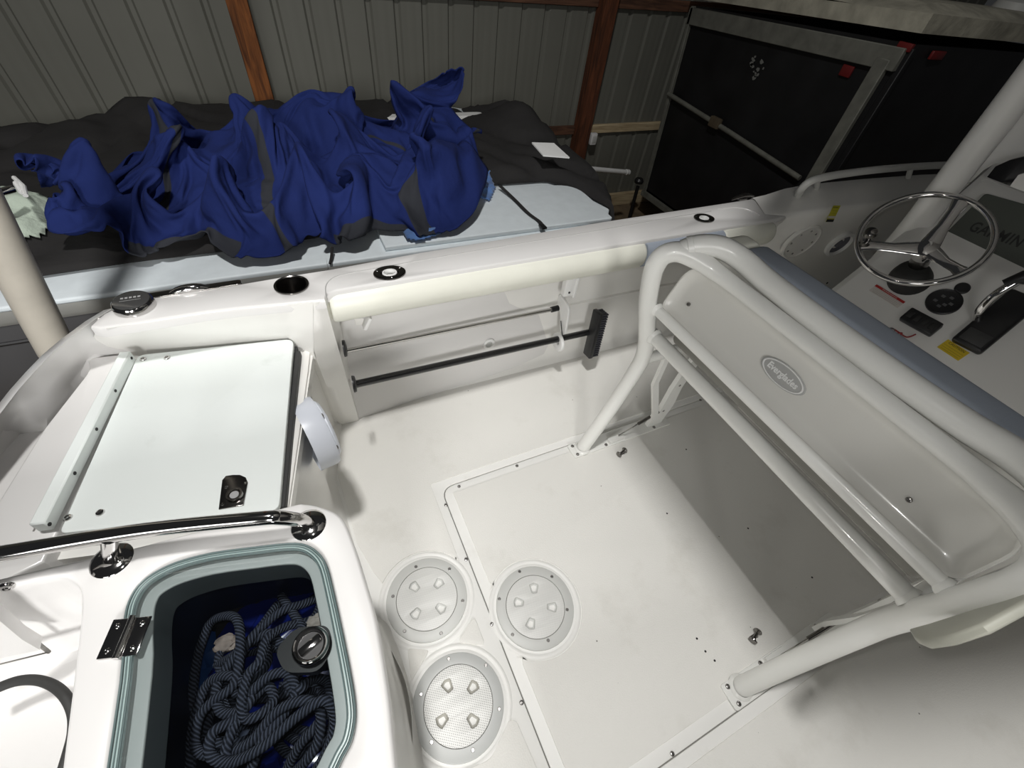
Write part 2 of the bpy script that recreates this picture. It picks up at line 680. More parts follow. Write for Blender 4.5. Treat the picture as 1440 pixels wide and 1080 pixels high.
def plate_cdt(outlines, z0, z1, bevel):
    """filled outline with holes by constrained triangulation, top edge eased"""
    from mathutils.geometry import delaunay_2d_cdt

    def off(poly, d, outer):
        n = len(poly)
        A = sum(poly[i - 1].x * poly[i].y - poly[i].x * poly[i - 1].y for i in range(n))
        sg = (1 if A > 0 else -1) * (1 if outer else -1)
        o = []
        for i in range(n):
            t = (poly[(i + 1) % n] - poly[i - 1]).normalized()
            o.append(poly[i] + V((-t.y, t.x, 0)) * d * sg)
        return o
    ins = [off([V(p) for p in pl], bevel, k == 0) for k, pl in enumerate(outlines)]
    co, ed = [], []
    for pl in ins:
        b = len(co)
        co += [V((p.x, p.y)) for p in pl]
        ed += [(b + i, b + (i + 1) % len(pl)) for i in range(len(pl))]
    vv, _, ff, _, _, _ = delaunay_2d_cdt(co, ed, [], 0, 1e-6)

    def pin(poly, x, y):
        c = False
        for i in range(len(poly)):
            a, b = poly[i], poly[i - 1]
            if (a.y > y) != (b.y > y) and x < (b.x - a.x) * (y - a.y) / (b.y - a.y) + a.x:
                c = not c
        return c
    mb = MB()
    keep = []
    for f in ff:
        cx = sum(vv[i].x for i in f) / len(f)
        cy = sum(vv[i].y for i in f) / len(f)
        if pin(ins[0], cx, cy) and not any(pin(p, cx, cy) for p in ins[1:]):
            keep.append(list(f))
    mb.add([(p.x, p.y, z1) for p in vv], keep)
    for pl, po in zip(ins, outlines):
        q = [p.lerp(V(o), .5) for p, o in zip(pl, po)]
        mb.grid([[V((p.x, p.y, z1)) for p in pl], [V((p.x, p.y, z1 - bevel * .25)) for p in q], [V((p[0], p[1], z1 - bevel)) for p in po],
                 [V((p[0], p[1], z0)) for p in po]], close_v=True)
    return mb.mesh(weld=1e-5)


def plate(name, outlines, z0, z1, m, parent=None, bevel=0.0, mtx=None, smooth=38, origin=None):
    return link_mesh(name, plate_mesh(outlines, z0, z1, bevel, mtx), m, parent, origin, smooth)


def frame(o, xdir, ydir):
    """4x4 whose local x,y follow the given directions, origin o"""
    x = V(xdir).normalized()
    y = V(ydir)
    y = (y - x * y.dot(x)).normalized()
    z = x.cross(y)
    M_ = Matrix((x, y, z)).transposed().to_4x4()
    return Matrix.Translation(V(o)) @ M_


def text_mesh(body, size, mtx, ext=0.0004, bold=0.0, spacing=1.0, width=None):
    cu = bpy.data.curves.new('t', 'FONT')
    cu.body = body
    cu.size = size
    cu.extrude = ext
    cu.offset = bold
    cu.align_x = 'CENTER'
    cu.align_y = 'CENTER'
    cu.space_character = spacing
    cu.resolution_u = 3
    ob = bpy.data.objects.new('tmp', cu)
    COL.objects.link(ob)
    bpy.context.view_layer.update()
    me = bpy.data.meshes.new_from_object(ob.evaluated_get(bpy.context.evaluated_depsgraph_get()))
    bpy.data.objects.remove(ob)
    if width:
        xs = [v.co.x for v in me.vertices]
        s = width / (max(xs) - min(xs))
        me.transform(Matrix.Diagonal((s, 1, 1, 1)))
    me.transform(mtx)
    return me


def circ(cx, cy, r, n=40, a0=0.0):
    return [V((cx + r * math.cos(a0 + 2 * PI * k / n), cy + r * math.sin(a0 + 2 * PI * k / n), 0)) for k in range(n)]


def copy_tree(o, parent=None):
    c = o.copy()
    COL.objects.link(c)
    if parent is not None:
        c.parent = parent
    ORG[c.name] = ORG.get(o.name, V((0, 0, 0)))
    for ch in list(o.children):
        copy_tree(ch, c)
    return c

# ------------------------------------------------------------------ the shed: ribbed metal wall, posts, girts, ground
BX = V((0.999, -0.031, 0.020))
BY = V((0.030, 0.999, 0.037))
BZ = V((-0.021, -0.036, 0.999))


def bld(x, y, z):
    """shed coordinates -> world (the boat sits a little off level and off square in the shed)"""
    d = BX * x + BY * y + BZ * (z - 1.5)
    return CAM + d


BM = Matrix((BX, BY, BZ)).transposed()
WY = 4.6
GZ = -1.22
wall = bpy.data.objects.new('wall_back', None)
COL.objects.link(wall)
wall.location = bld(0, WY, GZ)
ORG[wall.name] = V(wall.location)
tag(wall, 'ribbed grey metal shed wall behind the boats', kind='structure')
RP = 0.0498 * WY
x_first = 0.0225 * WY


def panel_profile():
    """one three-rib sheet, section along x, bulges away from the room"""
    pr = []
    for k in range(4):
        o = k * RP
        pr += [(o - 0.030, 0.0), (o - 0.014, 0.020), (o + 0.014, 0.020), (o + 0.030, 0.0)]
        if k < 3:
            for q in (1 / 3, 2 / 3):
                xx = o + RP * q
                pr += [(xx - 0.012, 0.0), (xx, 0.0012), (xx + 0.012, 0.0)]
    return pr


pr = panel_profile()
for i in range(-4, 10):
    x0 = x_first + (i * 4 - 1) * RP
    mb = MB()
    rows = []
    for z in (GZ, 3.9):
        rows.append([bld(x0 + a, WY + b * 1.0 + (0.0009 if i % 2 else 0), z) for a, b in pr] +
                    [bld(x0 + 4 * RP - 0.03, WY, z)])
    mb.grid(rows)
    mb.build('siding_panel', SIDING, wall, smooth=15)

gr = MB()
gr.add([bld(-9, -7, GZ), bld(12, -7, GZ), bld(12, WY + .1, GZ), bld(-9, WY + .1, GZ)], [(0, 1, 2, 3)])
g = gr.build('ground', SAND, smooth=0)
tag(g, 'brown dirt floor of the shed', kind='structure')


def beam(name, x0, x1, y0, y1, z0, z1, m, label, cat, group=None, parts=None):
    mb = MB()
    c = ((x0 + x1) / 2, (y0 + y1) / 2, (z0 + z1) / 2)
    mb.box((0, 0, 0), (x1 - x0, y1 - y0, z1 - z0), bevel=0.004, seg=1)
    mb2 = MB()
    o = bld(*c)
    mb2.v = [o + BX * v.x + BY * v.y + BZ * v.z for v in mb.v]
    mb2.f = mb.f
    ob = mb2.build(name, m)
    return tag(ob, label, cat, group)


beam('wooden_post', -.212, -.072, WY - .15, WY - .003, GZ, 3.9, WOOD,
     'reddish brown stained timber post rising behind the blue cover pile', 'post')
pst = beam('wooden_post', 2.90, 3.045, WY - .15, WY - .003, GZ, 3.9, WOODD,
           'dark brown timber post between the ribbed wall bays beside the black trailer', 'post')
beam('wooden_post', 6.03, 6.18, WY - .15, WY - .003, GZ, 3.9, WOOD,
     'orange brown timber post just showing above the trailer roof', 'post')
beam('wall_girt', -.068, 2.896, WY - .045, WY - .003, -.30, -.215, GIRTD,
     'dark wooden wall girt low on the left of the dark post', 'beam')
beam('wall_girt', 3.05, 6.026, WY - .045, WY - .003, -.30, -.215, GIRTL,
     'pale new wooden wall girt right of the dark post', 'beam')
beam('wall_girt', -.068, 2.896, WY - .045, WY - .003, .80, .885, GIRTD,
     'dark wooden girt along the top edge of the picture left of the dark post', 'beam')
beam('wall_girt', 3.05, 6.026, WY - .045, WY - .003, .80, .885, GIRTD,
     'dark wooden girt at the top edge right of the dark post', 'beam')
beam('skirt_board', 3.05, 6.026, WY - .05, WY - .003, GZ, GZ + .16, GIRTL,
     'pale skirt board at the foot of the shed wall beside the trailer', 'board')
# outlet box on the dark post
b0 = at_y(834, 195, 4.44)
mb = MB().box(b0, (0.075, 0.05, 0.12), BM, bevel=0.008)
ob = tag(mb.build('outlet_box', PLW), 'small white electrical box on the side of the dark post', 'outlet')
mb = MB().box(b0 + V((0, -.027, 0)), (0.045, 0.006, 0.075), BM, bevel=0.002)
mb.build('cover_plate', PLG, ob)

# ------------------------------------------------------------------ the black trailer
TX = 4.0
t0 = thing('black_trailer', (TX, 3.3, GZ), 'black box trailer with grey edge trim and weathered white roof', 'trailer')


def tq(px, py):
    return at_x(px, py, TX)


TL, BL, BLn = tq(975, 8), tq(905, 270), tq(940, 295)
TR = tq(1283, 62)
CR = tq(1172, 240)
# bottom edge runs on to meet the leaning corner line
k = (BLn.z - TR.z) / (CR.z - TR.z)
BR = TR + (CR - TR) * k
LEN = 3.6


def slab(pts, t, nrm):
    n = V(nrm).normalized() * t
    k = len(pts)
    vs = [V(p) for p in pts] + [V(p) + n for p in pts]
    fs = [list(range(k)), list(range(k, 2 * k))[::-1]] + [[i, (i + 1) % k, (i + 1) % k + k, i + k] for i in range(k)]
    return vs, fs


mb = MB()
mb.add(*slab([TL, TR, BR, BL], .05, (1, 0, 0)))
mb.build('end_panel', TRBLK, t0)
X_ = V((LEN, 0.0, 0))
rr_ = at_z(1440, 75, TR.z)
sd_ = (rr_ - TR)
sd_ = V((sd_.x, sd_.y, 0)).normalized() * LEN
X_ = sd_
TR2, BR2 = TR + X_ + V((0, 0, .01)), BR + X_
mb = MB()
mb.add(*slab([TR + V((.05, 0, 0)), TR2, BR2, BR + V((.05, 0, 0))], .05, (0, 1, 0)))
mb.build('side_panel', TRBLK, t0)
mb = MB()
TLb = TL + X_
mb.add(*slab([TL + V((.05, 0, 0)), TLb, TLb + V((0, 0, BL.z - TL.z)), BL + V((.05, 0, 0))], .05, (0, -1, 0)))
mb.add(*slab([TR2, TLb, TLb + V((0, 0, BL.z - TL.z)), BR2], .05, (-1, 0, 0)))
mb.add(*slab([BL, BR, BR2, BL + X_], .05, (0, 0, 1)))
mb.build('far_panel', TRBLK, t0)
# roof
roofz = .15
R1, R2 = TL + V((-.03, .04, .02)), TR + V((-.03, -.03, .03))
R3, R4 = TR2 + V((0, -.03, .03)), TLb + V((0, .04, .02))
mb = MB()
rows = []
for i in range(25):
    u = i / 24
    row = []
    for j in range(13):
        v = j / 12
        a = R2.lerp(R1, v)
        b = R3.lerp(R4, v)
        p = a.lerp(b, u)
        crown = .07 * math.sin(PI * v) + .05 * (1 - abs(2 * u - 1) ** 6)
        p.z += roofz + crown * .6 - (.05 if j in (0, 12) or i in (0, 24) else 0)
        row.append(p)
    rows.append(row)
mb.grid(rows)
top = mb.build('roof', TROOF, t0)
mb = MB()
mb.add(*slab([R1 + V((0, 0, .03)), R2 + V((0, 0, .03)), R3 + V((0, 0, .03)), R4 + V((0, 0, .03))], .10, (0, 0, 1)))
mb.build('roof_edge', TROOF, t0)


def bar3(a, b, w, h, nrm, name, m, parent):
    """flat bar from a to b, width w across, height h along nrm"""
    a, b = V(a), V(b)
    d = (b - a)
    F_ = frame((a + b) / 2, d, V(nrm).cross(d))
    mb = MB()
    mb.box((0, 0, 0), (d.length, w, h), bevel=min(w, h) * .12, seg=1)
    mb.v = [F_ @ v for v in mb.v]
    return mb.build(name, m, parent)


nx = V((-1, 0, 0))
dn = (BL - TL).normalized()
bar3(TL + dn * .075 + nx * .02, TR + (BR - TR).normalized() * .09 + nx * .02, .13, .04, nx, 'top_trim', TRGRY, t0)
bar3(TL + V((0, -.03, 0)) + nx * .02, BL + V((0, -.03, 0)) + nx * .02, .035, .04, nx, 'corner_trim', TRGRY, t0)
dr_ = (BR - TR).normalized()
side_in = V((0, 1, 0)) * .10
bar3(TR + side_in + dr_ * .1 + nx * .025, BR + side_in + nx * .025, .10, .045, nx, 'corner_trim', TRGRY, t0)
bar3(TR + V((.02, -.01, 0)) + dr_ * .02, BR + V((.02, -.01, 0)), .05, .05, (0, -1, 0), 'corner_trim', TRBLK, t0)
bar3(BL + nx * .02, BR + nx * .02, .06, .05, nx, 'bottom_trim', TRGRY, t0)
rod = MB().tube([tq(945, 132) + nx * .05, tq(1030, 185) + nx * .05, tq(1130, 250) + nx * .05], .022, 10)
rod.build('latch_rod', TRGRY, t0)
c = tq(1012, 172) + nx * .06
MB().box(c, (.05, .13, .09), bevel=.012).build('latch', mat('rusty_latch', srgb(92, 80, 62), .8, var=.4), t0)
for px, py, w, h in ((1192, 100, .09, .07), (1203, 62, .0, .0)):
    if w:
        MB().box(tq(px, py) + nx * .012, (.02, w, h), bevel=.006).build('reflector', TRRED, t0)
sr = at_y(1318, 78, 2.12)
MB().box(sr, (.16, .02, .05), bevel=.006).build('reflector', TRRED, t0)
MB().box(TR + V((-.005, .03, -.02)), (.03, .10, .045), bevel=.004).build('reflector', TRRED, t0)
# torn white sticker remains (flat print)
mb = MB()
for i in range(14):
    cx, cy = 1066 + random.uniform(-9, 9), 80 + i * 2.3
    p = tq(cx, cy) + nx * .006
    s_ = random.uniform(.015, .035)
    pts = [p + V((0, math.cos(a) * s_ * random.uniform(.4, 1), math.sin(a) * s_ * random.uniform(.3, .8))) for a in
           [k * 1.05 for k in range(6)]]
    mb.add(pts, [list(range(6))])
mb.build('torn_sticker', mat('sticker_scraps', srgb(120, 120, 116), .7), t0, smooth=0)['kind'] = 'stuff'
# vent on the roof
vp = at_z(1421, 22, 1.40)
mb = MB()
mb.lathe([(0, .13), (.10, .125), (.15, .10), (.165, .06), (.165, .05), (.14, .05)], vp + V((0, 0, -.02)), seg=28)
vo = mb.build('roof_vent', mat('vent_white', srgb(190, 190, 186), .5))
tag(vo, 'round white vent cap with a dark band on the trailer roof', 'vent')
mb = MB()
mb.lathe([(.135, .05), (.135, -.03), (.17, -.04), (.17, -.10)], vp + V((0, 0, -.02)), seg=28)
mb.build('vent_base', mat('vent_blue_band', srgb(40, 44, 66), .5), vo)

# ------------------------------------------------------------------ neighbour boat
NB = .38
nb = thing('moored_boat', (0, 2.8, NB - .9), 'white runabout under a black cover, parked between the fishing boat and shed wall', 'boat')
near = [at_z(-120, 478, NB), at_z(0, 458, NB), at_z(200, 414, NB), at_z(590, 352, NB), at_z(840, 313, NB)]
yN = 1.84
deck = [V((-2.9, yN, 0)), V((1.45, yN, 0)), V((1.70, 1.95, 0)), V((1.84, 2.3, 0)), V((1.88, 2.8, 0)), V((1.80, 3.4, 0)), V((1.6, 3.85, 0)), V((1.3, 4.02, 0)),
        V((-.3, 4.0, 0)), V((-.8, 3.82, 0)), V((-1.4, 3.45, 0)), V((-2.9, 2.75, 0))]
deck = rounded(deck, .12, 4)
plate('deck', [deck], NB - .03, NB, NVINYL, nb, bevel=.008)


def inset(poly, d):
    cx = sum(p.x for p in poly) / len(poly)
    cy = sum(p.y for p in poly) / len(poly)
    out = []
    n = len(poly)
    for i in range(n):
        a, b, c = poly[i - 1], poly[i], poly[(i + 1) % n]
        t = (c - a).normalized()
        nn = V((t.y, -t.x, 0))
        if nn.dot(V((cx, cy, 0)) - b) < 0:
            nn = -nn
        out.append(b + nn * d)
    return out


mb = MB()
rows = []
for z, d in ((NB - .012, -.012), (NB - .05, -.018), (NB - .075, -.006)):
    rows.append([V((p.x, p.y, z)) for p in inset(deck, d)])
mb.grid(rows, close_v=True)
mb.build('rub_rail', RAIL, nb)
mb = MB()
rows = []
for z, d in ((NB - .07, -.008), (NB - .25, -.03), (NB - .5, .03), (NB - .9, .22), (NB - 1.2, .6)):
    rows.append([V((p.x, p.y, z)) for p in inset(deck, d)])
mb.grid(rows, close_v=True)
mb.build('hull', NHULL, nb)
mb = MB().tube([V((-2.9, yN - .012, NB - .14)), V((1.5, yN - .012, NB - .14))], .01, 8)
mb.build('hull_stripe', mat('hull_stripe_dark', srgb(40, 40, 42), .4), nb)
# far coaming strip
far = path([at_z(335, 172, .42), at_z(480, 164, .42), at_z(640, 160, .42), at_z(680, 160, .42), at_z(700, 170, .42),
            at_z(722, 186, .40)], 6)
mb = MB()
rows = []
for p in far:
    rows.append([p + V((0, .06, -.22)), p + V((0, .05, -.02)), p + V((0, .03, 0)), p + V((0, -.05, 0)),
                 p + V((0, -.085, -.03)), p + V((0, -.10, -.25))])
mb.grid(rows)
mb.build('far_coaming', PLW, nb)
P_ = zs([(800, 200), (838, 203), (955, 220), (880, 214), (840, 213)], .45)
mb = MB()
a = [at_z(838, 200, .5), at_z(872, 203, .5), at_z(957, 222, .5)]
sq = [at_z(748, 200, .57), at_z(779, 201, .57), at_z(801, 221, .55), at_z(764, 218, .55)]
mb.add(*slab(sq, .008, (0, 0, -1)))
mb.build('swim_seat', PLW, nb)

# raised white hatch panel at the bow side of the deck
wp = rounded([at_z(640, 258, .45), at_z(806, 259, .45), at_z(862, 312, .45), at_z(700, 338, .45), at_z(600, 345, .45)],
             [0, .10, .07, 0, 0], 6)
PZ = .405
qa_, qb_ = at_z(808, 259, PZ), at_z(862, 306, PZ)
wp2 = rounded([V((.35, 1.87, 0)), V((.35, 2.45, 0)), V((qa_.x, qa_.y, 0)), V((qb_.x, qb_.y, 0)), V((qb_.x - .03, 1.87, 0))], [0, 0, .14, .08, .04], 6)
plate('bow_panel', [wp2], NB + .001, PZ, NVINYL, nb, bevel=.006)

# black cover: sheet draped over the deck with a hump
cov_poly_px = [(-260, 470), (-60, 424), (0, 419), (125, 399), (178, 398), (230, 380), (330, 372), (400, 360), (520, 330),
               (600, 300), (650, 262), (700, 257), (806, 257), (842, 290), (870, 312), (905, 300), (905, 292)]


def cover_h(x, y):
    h = NB + .03
    v = (y - yN) / (4.02 - yN)
    h += .05 * max(0, math.sin(PI * min(1, max(0, v * 1.02)))) ** .7
    h += .06 * math.exp(-((x + .7) / .25) ** 2 - ((y - 3.8) / .25) ** 2)
    h += .13 * math.exp(-((x - 1.72) / .16) ** 2 - ((y - 3.35) / .35) ** 2)
    h -= .10 * max(0, min(1, (-1.0 - x) / 1.0)) * max(0, (y - 3) / 1.0)
    n = noise.noise(V((x * 1.6, y * 1.6, 3)))
    h += .03 * n + .015 * noise.noise(V((x * 5, y * 5, 9)))
    r = abs(noise.noise(V((x * 2.6 + y * .8, y * 1.4, 5))))
    h -= .05 * max(0, .18 - r) / .18
    return h


front = {}


def front_y(x):
    """where the cover's near hem lies: pulled back off the white deck along the gunwale"""
    pts = [(-2.9, 2.06), (-1.0, 1.99), (-.62, 2.02), (-.3, 2.02), (0.1, 2.05), (.4, 2.25), (.75, 2.40), (1.0, 2.44), (1.5, 2.42),
           (1.62, 2.3), (1.70, 2.05), (1.76, 1.86), (2.6, 1.82)]
    for (a, ya), (b, yb) in zip(pts, pts[1:]):
        if a <= x <= b:
            t = (x - a) / (b - a)
            return ya + (yb - ya) * t
    return 2.0


rows = []
deck2 = [(p.x, p.y) for p in deck]


def _in(x, y):
    c = False
    n = len(deck2)
    for i in range(n):
        x1, y1 = deck2[i]
        x2, y2 = deck2[i - 1]
        if (y1 > y) != (y2 > y) and x < (x2 - x1) * (y - y1) / (y2 - y1) + x1:
            c = not c
    return c


def _d(x, y):
    d = 1e9
    p = V((x, y))
    for i in range(len(deck2)):
        a, b = V(deck2[i]), V(deck2[i - 1])
        ab = b - a
        t = max(0, min(1, (p - a).dot(ab) / max(ab.dot(ab), 1e-9)))
        d = min(d, (a + ab * t - p).length)
    return d


for i in range(126):
    x = -2.9 + i * .0412
    y0 = front_y(x)
    y1 = 4.14
    row = []
    for j in range(60):
        v = j / 59
        y = y0 + (y1 - y0) * v
        z = cover_h(x, y)
        edge = min(1, v / .05)
        z = NB + .012 + (z - NB - .012) * (edge ** .6)
        xx, yy = x, y
        if not _in(x, y):
            d = _d(x, y)
            z = min(z, NB + .03) - min(.55, max(0, d - .02) * 3.2)
        row.append(V((xx, yy, z)))
    rows.append(row)
mb = MB()
mb.grid(rows)
cv = mb.build('boat_cover', BLKF, smooth=70)
tag(cv, 'black canvas boat cover drawn over the neighbouring white boat', 'cover')
so = cv.modifiers.new('th', 'SOLIDIFY')
so.thickness = .006
so.offset = 1

# crumpled things lying on the cover -------------------------------------------------
def base_h(x, y):
    if y < front_y(x):
        return (NB + .027) if (.35 < x < 1.5) else NB + .004
    return cover_h(x, y)


def ridged(x, y, s, sd, warp=.5):
    wx = x + warp * noise.noise(V((x * 1.7, y * 1.7, sd))) * .35
    wy = y + warp * noise.noise(V((x * 1.7, y * 1.7, sd + 7))) * .35
    n = noise.noise(V((wx * s, wy * s, sd + 3)))
    return 1 - min(1, abs(n) * 2.6)


def inside(poly, x, y):
    c = False
    n = len(poly)
    for i in range(n):
        x1, y1 = poly[i][0], poly[i][1]
        x2, y2 = poly[i - 1][0], poly[i - 1][1]
        if (y1 > y) != (y2 > y) and x < (x2 - x1) * (y - y1) / (y2 - y1) + x1:
            c = not c
    return c


def seg_d(poly, x, y):
    d = 1e9
    n = len(poly)
    p = V((x, y))
    for i in range(n):
        a, b = V(poly[i][:2]), V(poly[i - 1][:2])
        ab = b - a
        t = max(0, min(1, (p - a).dot(ab) / max(ab.dot(ab), 1e-9)))
        d = min(d, (a + ab * t - p).length)
    return d


def heap(name, poly, bumps, m, label, cat, res=.017, amp=.06, edge=.12, base=.01, sd=1, s=4.5, thick=.006, parent=None,
         hfun=None, swirl=0.0):
    """a crumpled cloth: height field over its own footprint with folds and lobes"""
    xs = [p[0] for p in poly]
    ys = [p[1] for p in poly]
    nx_ = int((max(xs) - min(xs)) / res) + 1
    ny_ = int((max(ys) - min(ys)) / res) + 1
    hf = hfun or base_h
    idx = {}
    vs = []
    fs = []

    def H(x, y, d):
        h = hf(x, y) + base
        e = min(1, d / edge)
        e = e * e * (3 - 2 * e)
        b = 0
        for (cx, cy, sx, sy, hh, p) in bumps:
            b += hh * math.exp(-(abs((x - cx) / sx) ** p + abs((y - cy) / sy) ** p))
        r1 = ridged(x, y, s, sd)
        r2 = ridged(x * 1.1 + y * .6, y - x * .4, s * 1.9, sd + 11)
        r3 = ridged(x - y * .5, y * 1.2, s * 3.6, sd + 23)
        f = r1 ** 2 * 1.0 + r2 ** 2 * .5 + r3 ** 2 * .22
        return h + e * (b * (.72 + .28 * r1) + amp * f * (.5 + min(1.2, b * 4)))

    for i in range(nx_):
        for j in range(ny_):
            x = min(xs) + i * res
            y = min(ys) + j * res
            if inside(poly, x, y):
                d = seg_d(poly, x, y)
                z = H(x, y, d)
                # push folds sideways so that they overhang a little
                ox = noise.noise(V((x * 5, y * 5, sd + 31))) * .03 * min(1, d / edge)
                oy = noise.noise(V((x * 5, y * 5, sd + 41))) * .03 * min(1, d / edge) - max(0, z - .6) * .05
                idx[(i, j)] = len(vs)
                vs.append((x + ox, y + oy, z))
    for (i, j), a in list(idx.items()):
        if (i + 1, j) in idx and (i + 1, j + 1) in idx and (i, j + 1) in idx:
            fs.append([a, idx[(i + 1, j)], idx[(i + 1, j + 1)], idx[(i, j + 1)]])
    mb = MB()
    mb.add(vs, fs)
    o = mb.build(name, m, parent, smooth=75)
    sm = o.modifiers.new('s', 'SMOOTH')
    sm.factor = .35
    sm.iterations = 1
    so = o.modifiers.new('th', 'SOLIDIFY')
    so.thickness = thick
    so.offset = 1
    if parent is None:
        tag(o, label, cat)
    return o


# --- the navy cover: a real sheet gathered over hidden lumps and let fall by the cloth solver
LUMPS = [(.09, 2.80, .17, .20, .26), (.33, 2.76, .15, .20, .22), (.86, 2.82, .14, .17, .32), (.60, 2.62, .26, .25, .17), (-.32, 2.62, .24, .24, .15),
         (1.02, 2.60, .15, .18, .14), (-.05, 2.25, .24, .18, .13), (.42, 2.25, .24, .18, .13), (.88, 2.22, .18, .2, .12), (-.62, 2.45, .16, .18, .06)]
FRONT = [(-1.02, 2.14), (-.85, 1.98), (-.7, 1.84), (-.52, 1.86), (-.42, 1.98), (-.3, 1.74), (0, 1.75), (.12, 1.94), (.22, 1.79), (.45, 1.77), (.57, 1.98), (.7, 1.80), (.98, 1.82), (1.06, 2.1),
         (1.16, 2.4)]
BACK = [(-1.02, 2.26), (-.82, 2.50), (-.7, 2.85), (-.4, 3.05), (.95, 3.1), (1.16, 2.80)]


def lerp_table(T, x):
    for (a, ya), (b, yb) in zip(T, T[1:]):
        if x <= b:
            return ya + (yb - ya) * (x - a) / (b - a)
    return T[-1][1]


def lump_h(x, y):
    return NB + .035 + sum(e_ * math.exp(-((x - a) / c) ** 2 - ((y - b) / d) ** 2) for a, b, c, d, e_ in LUMPS)


def drop_sheet(name, NX, NY, W, D, place, frames, m, bend=2.0, quality=5):
    n = 70
    gm = bpy.data.meshes.new('ground_form')
    gv = [(-1.7 + 3.6 * i / n, 1.35 + 2.5 * j / n, lump_h(-1.7 + 3.6 * i / n, 1.35 + 2.5 * j / n)) for i in range(n + 1) for j in range(n + 1)]
    gm.from_pydata(gv, [], [(i * (n + 1) + j, (i + 1) * (n + 1) + j, (i + 1) * (n + 1) + j + 1, i * (n + 1) + j + 1) for i in range(n) for j in range(n)])
    go = bpy.data.objects.new('ground_form', gm)
    COL.objects.link(go)
    go.modifiers.new('c', 'COLLISION')
    go.collision.thickness_outer = .008
    go.collision.cloth_friction = 70
    go.collision.damping = .6
    me = bpy.data.meshes.new(name)
    me.from_pydata([place(i / (NX - 1), j / (NY - 1)) for i in range(NX) for j in range(NY)], [],
                   [(i * NY + j, (i + 1) * NY + j, (i + 1) * NY + j + 1, i * NY + j + 1) for i in range(NX - 1) for j in range(NY - 1)])
    ob = bpy.data.objects.new(name, me)
    COL.objects.link(ob)
    ob.shape_key_add(name='Basis')
    k = ob.shape_key_add(name='rest')
    for i in range(NX):
        for j in range(NY):
            k.data[i * NY + j].co = (-W / 2 + W * i / (NX - 1), 1.3 + D * j / (NY - 1), 1)
    c = ob.modifiers.new('cl', 'CLOTH')
    st = c.settings
    st.rest_shape_key = k
    st.quality = quality
    st.mass = .25
    st.tension_stiffness = 18
    st.compression_stiffness = 18
    st.shear_stiffness = 8
    st.bending_stiffness = bend
    st.tension_damping = st.compression_damping = 8
    st.air_damping = 1.5
    cs_ = c.collision_settings
    cs_.use_self_collision = True
    cs_.self_distance_min = .011
    cs_.distance_min = .009
    cs_.collision_quality = 2
    cs_.self_friction = 15
    cs_.friction = 60
    c.point_cache.frame_end = frames
    for f in range(1, frames + 1):
        scn.frame_set(f)
    res = bpy.data.meshes.new_from_object(ob.evaluated_get(bpy.context.evaluated_depsgraph_get()))
    bpy.data.objects.remove(ob)
    bpy.data.objects.remove(go)
    scn.frame_set(1)
    o = link_mesh(name, res, m, smooth=180)
    sd_ = o.modifiers.new('sub', 'SUBSURF')
    sd_.levels = 1
    sd_.render_levels = 1
    so_ = o.modifiers.new('th', 'SOLIDIFY')
    so_.thickness = .004
    return o


SEED = 7


def place_cover(u, v):
    x = -1.02 + u * 2.18
    f = lerp_table(FRONT, x) + .01
    y = f + (lerp_table(BACK, x) - f) * v
    w = noise.noise(V((u * 2.2, v * 2.2, SEED * 3.1)))
    ph = u * 2 * PI * 4.6 + w * 6
    ph2 = v * 2 * PI * 3.0 + noise.noise(V((u * 2, v * 2, SEED * 1.7 + 9))) * 5
    e_ = min(1, v / .12)                   # the front hem starts low, near where it will lie
    z = lump_h(x, y) + .05 + e_ * (.24 + .12 * math.sin(ph) + .10 * math.sin(ph2) + .12 * noise.noise(V((u * 2.5, v * 2.5, SEED + 5))))
    return (x + .02 * math.cos(ph), y + .02 * math.cos(ph2) * e_, z)


bc_ = drop_sheet('blue_cover', 102, 72, 3.55, 2.45, place_cover, 38, [BLUE, LINING], bend=.6)
for pf_ in bc_.data.polygons:                # black lining panels along the hems and one seam strip
    i_, j_ = divmod(pf_.vertices[0], 72)
    if (j_ < 2 and (12 < i_ < 34 or 60 < i_ < 78)) or (44 <= i_ <= 45 and j_ < 50) or (20 <= i_ <= 21 and j_ > 20) or (j_ == 38 and i_ > 50) or (80 <= i_ <= 84 and j_ < 9):
        pf_.material_index = 1
tag(bc_, 'navy blue canvas boat cover heaped in crumpled folds on the neighbouring boat', 'cover')

tow_poly = [(-1.35, 2.35), (-1.15, 2.2), (-1.02, 2.14), (-.92, 2.22), (-.88, 2.36), (-.86, 2.45), (-1.0, 2.55), (-1.35, 2.6)]
heap('towel', tow_poly, [(-1.05, 2.4, .2, .1, .05, 2)], TOWEL, 'pale green towel lying on the black cover at the left edge', 'towel',
     amp=.04, edge=.05, base=.02, res=.012, sd=40, s=5)


def rag(pts, z, seed, label, name='towel'):
    poly = [(at_z(x, y, z).x, at_z(x, y, z).y) for x, y in pts]
    return heap(name, poly, [], DENIM, label, 'towel', amp=.03, edge=.03, base=.015, res=.010, sd=seed, s=8)


rag([(560, 312), (612, 306), (622, 322), (590, 332), (570, 330)], .45, 60, 'faded blue towel tucked under the front of the navy cover')
rag([(662, 226), (690, 224), (700, 245), (692, 262), (670, 258)], .50, 70, 'faded blue towel peeking out right of the navy cover')

# grey lining straps and webbing strips on the heap
def on_heap(px, py, z):
    return at_z(px, py, z)


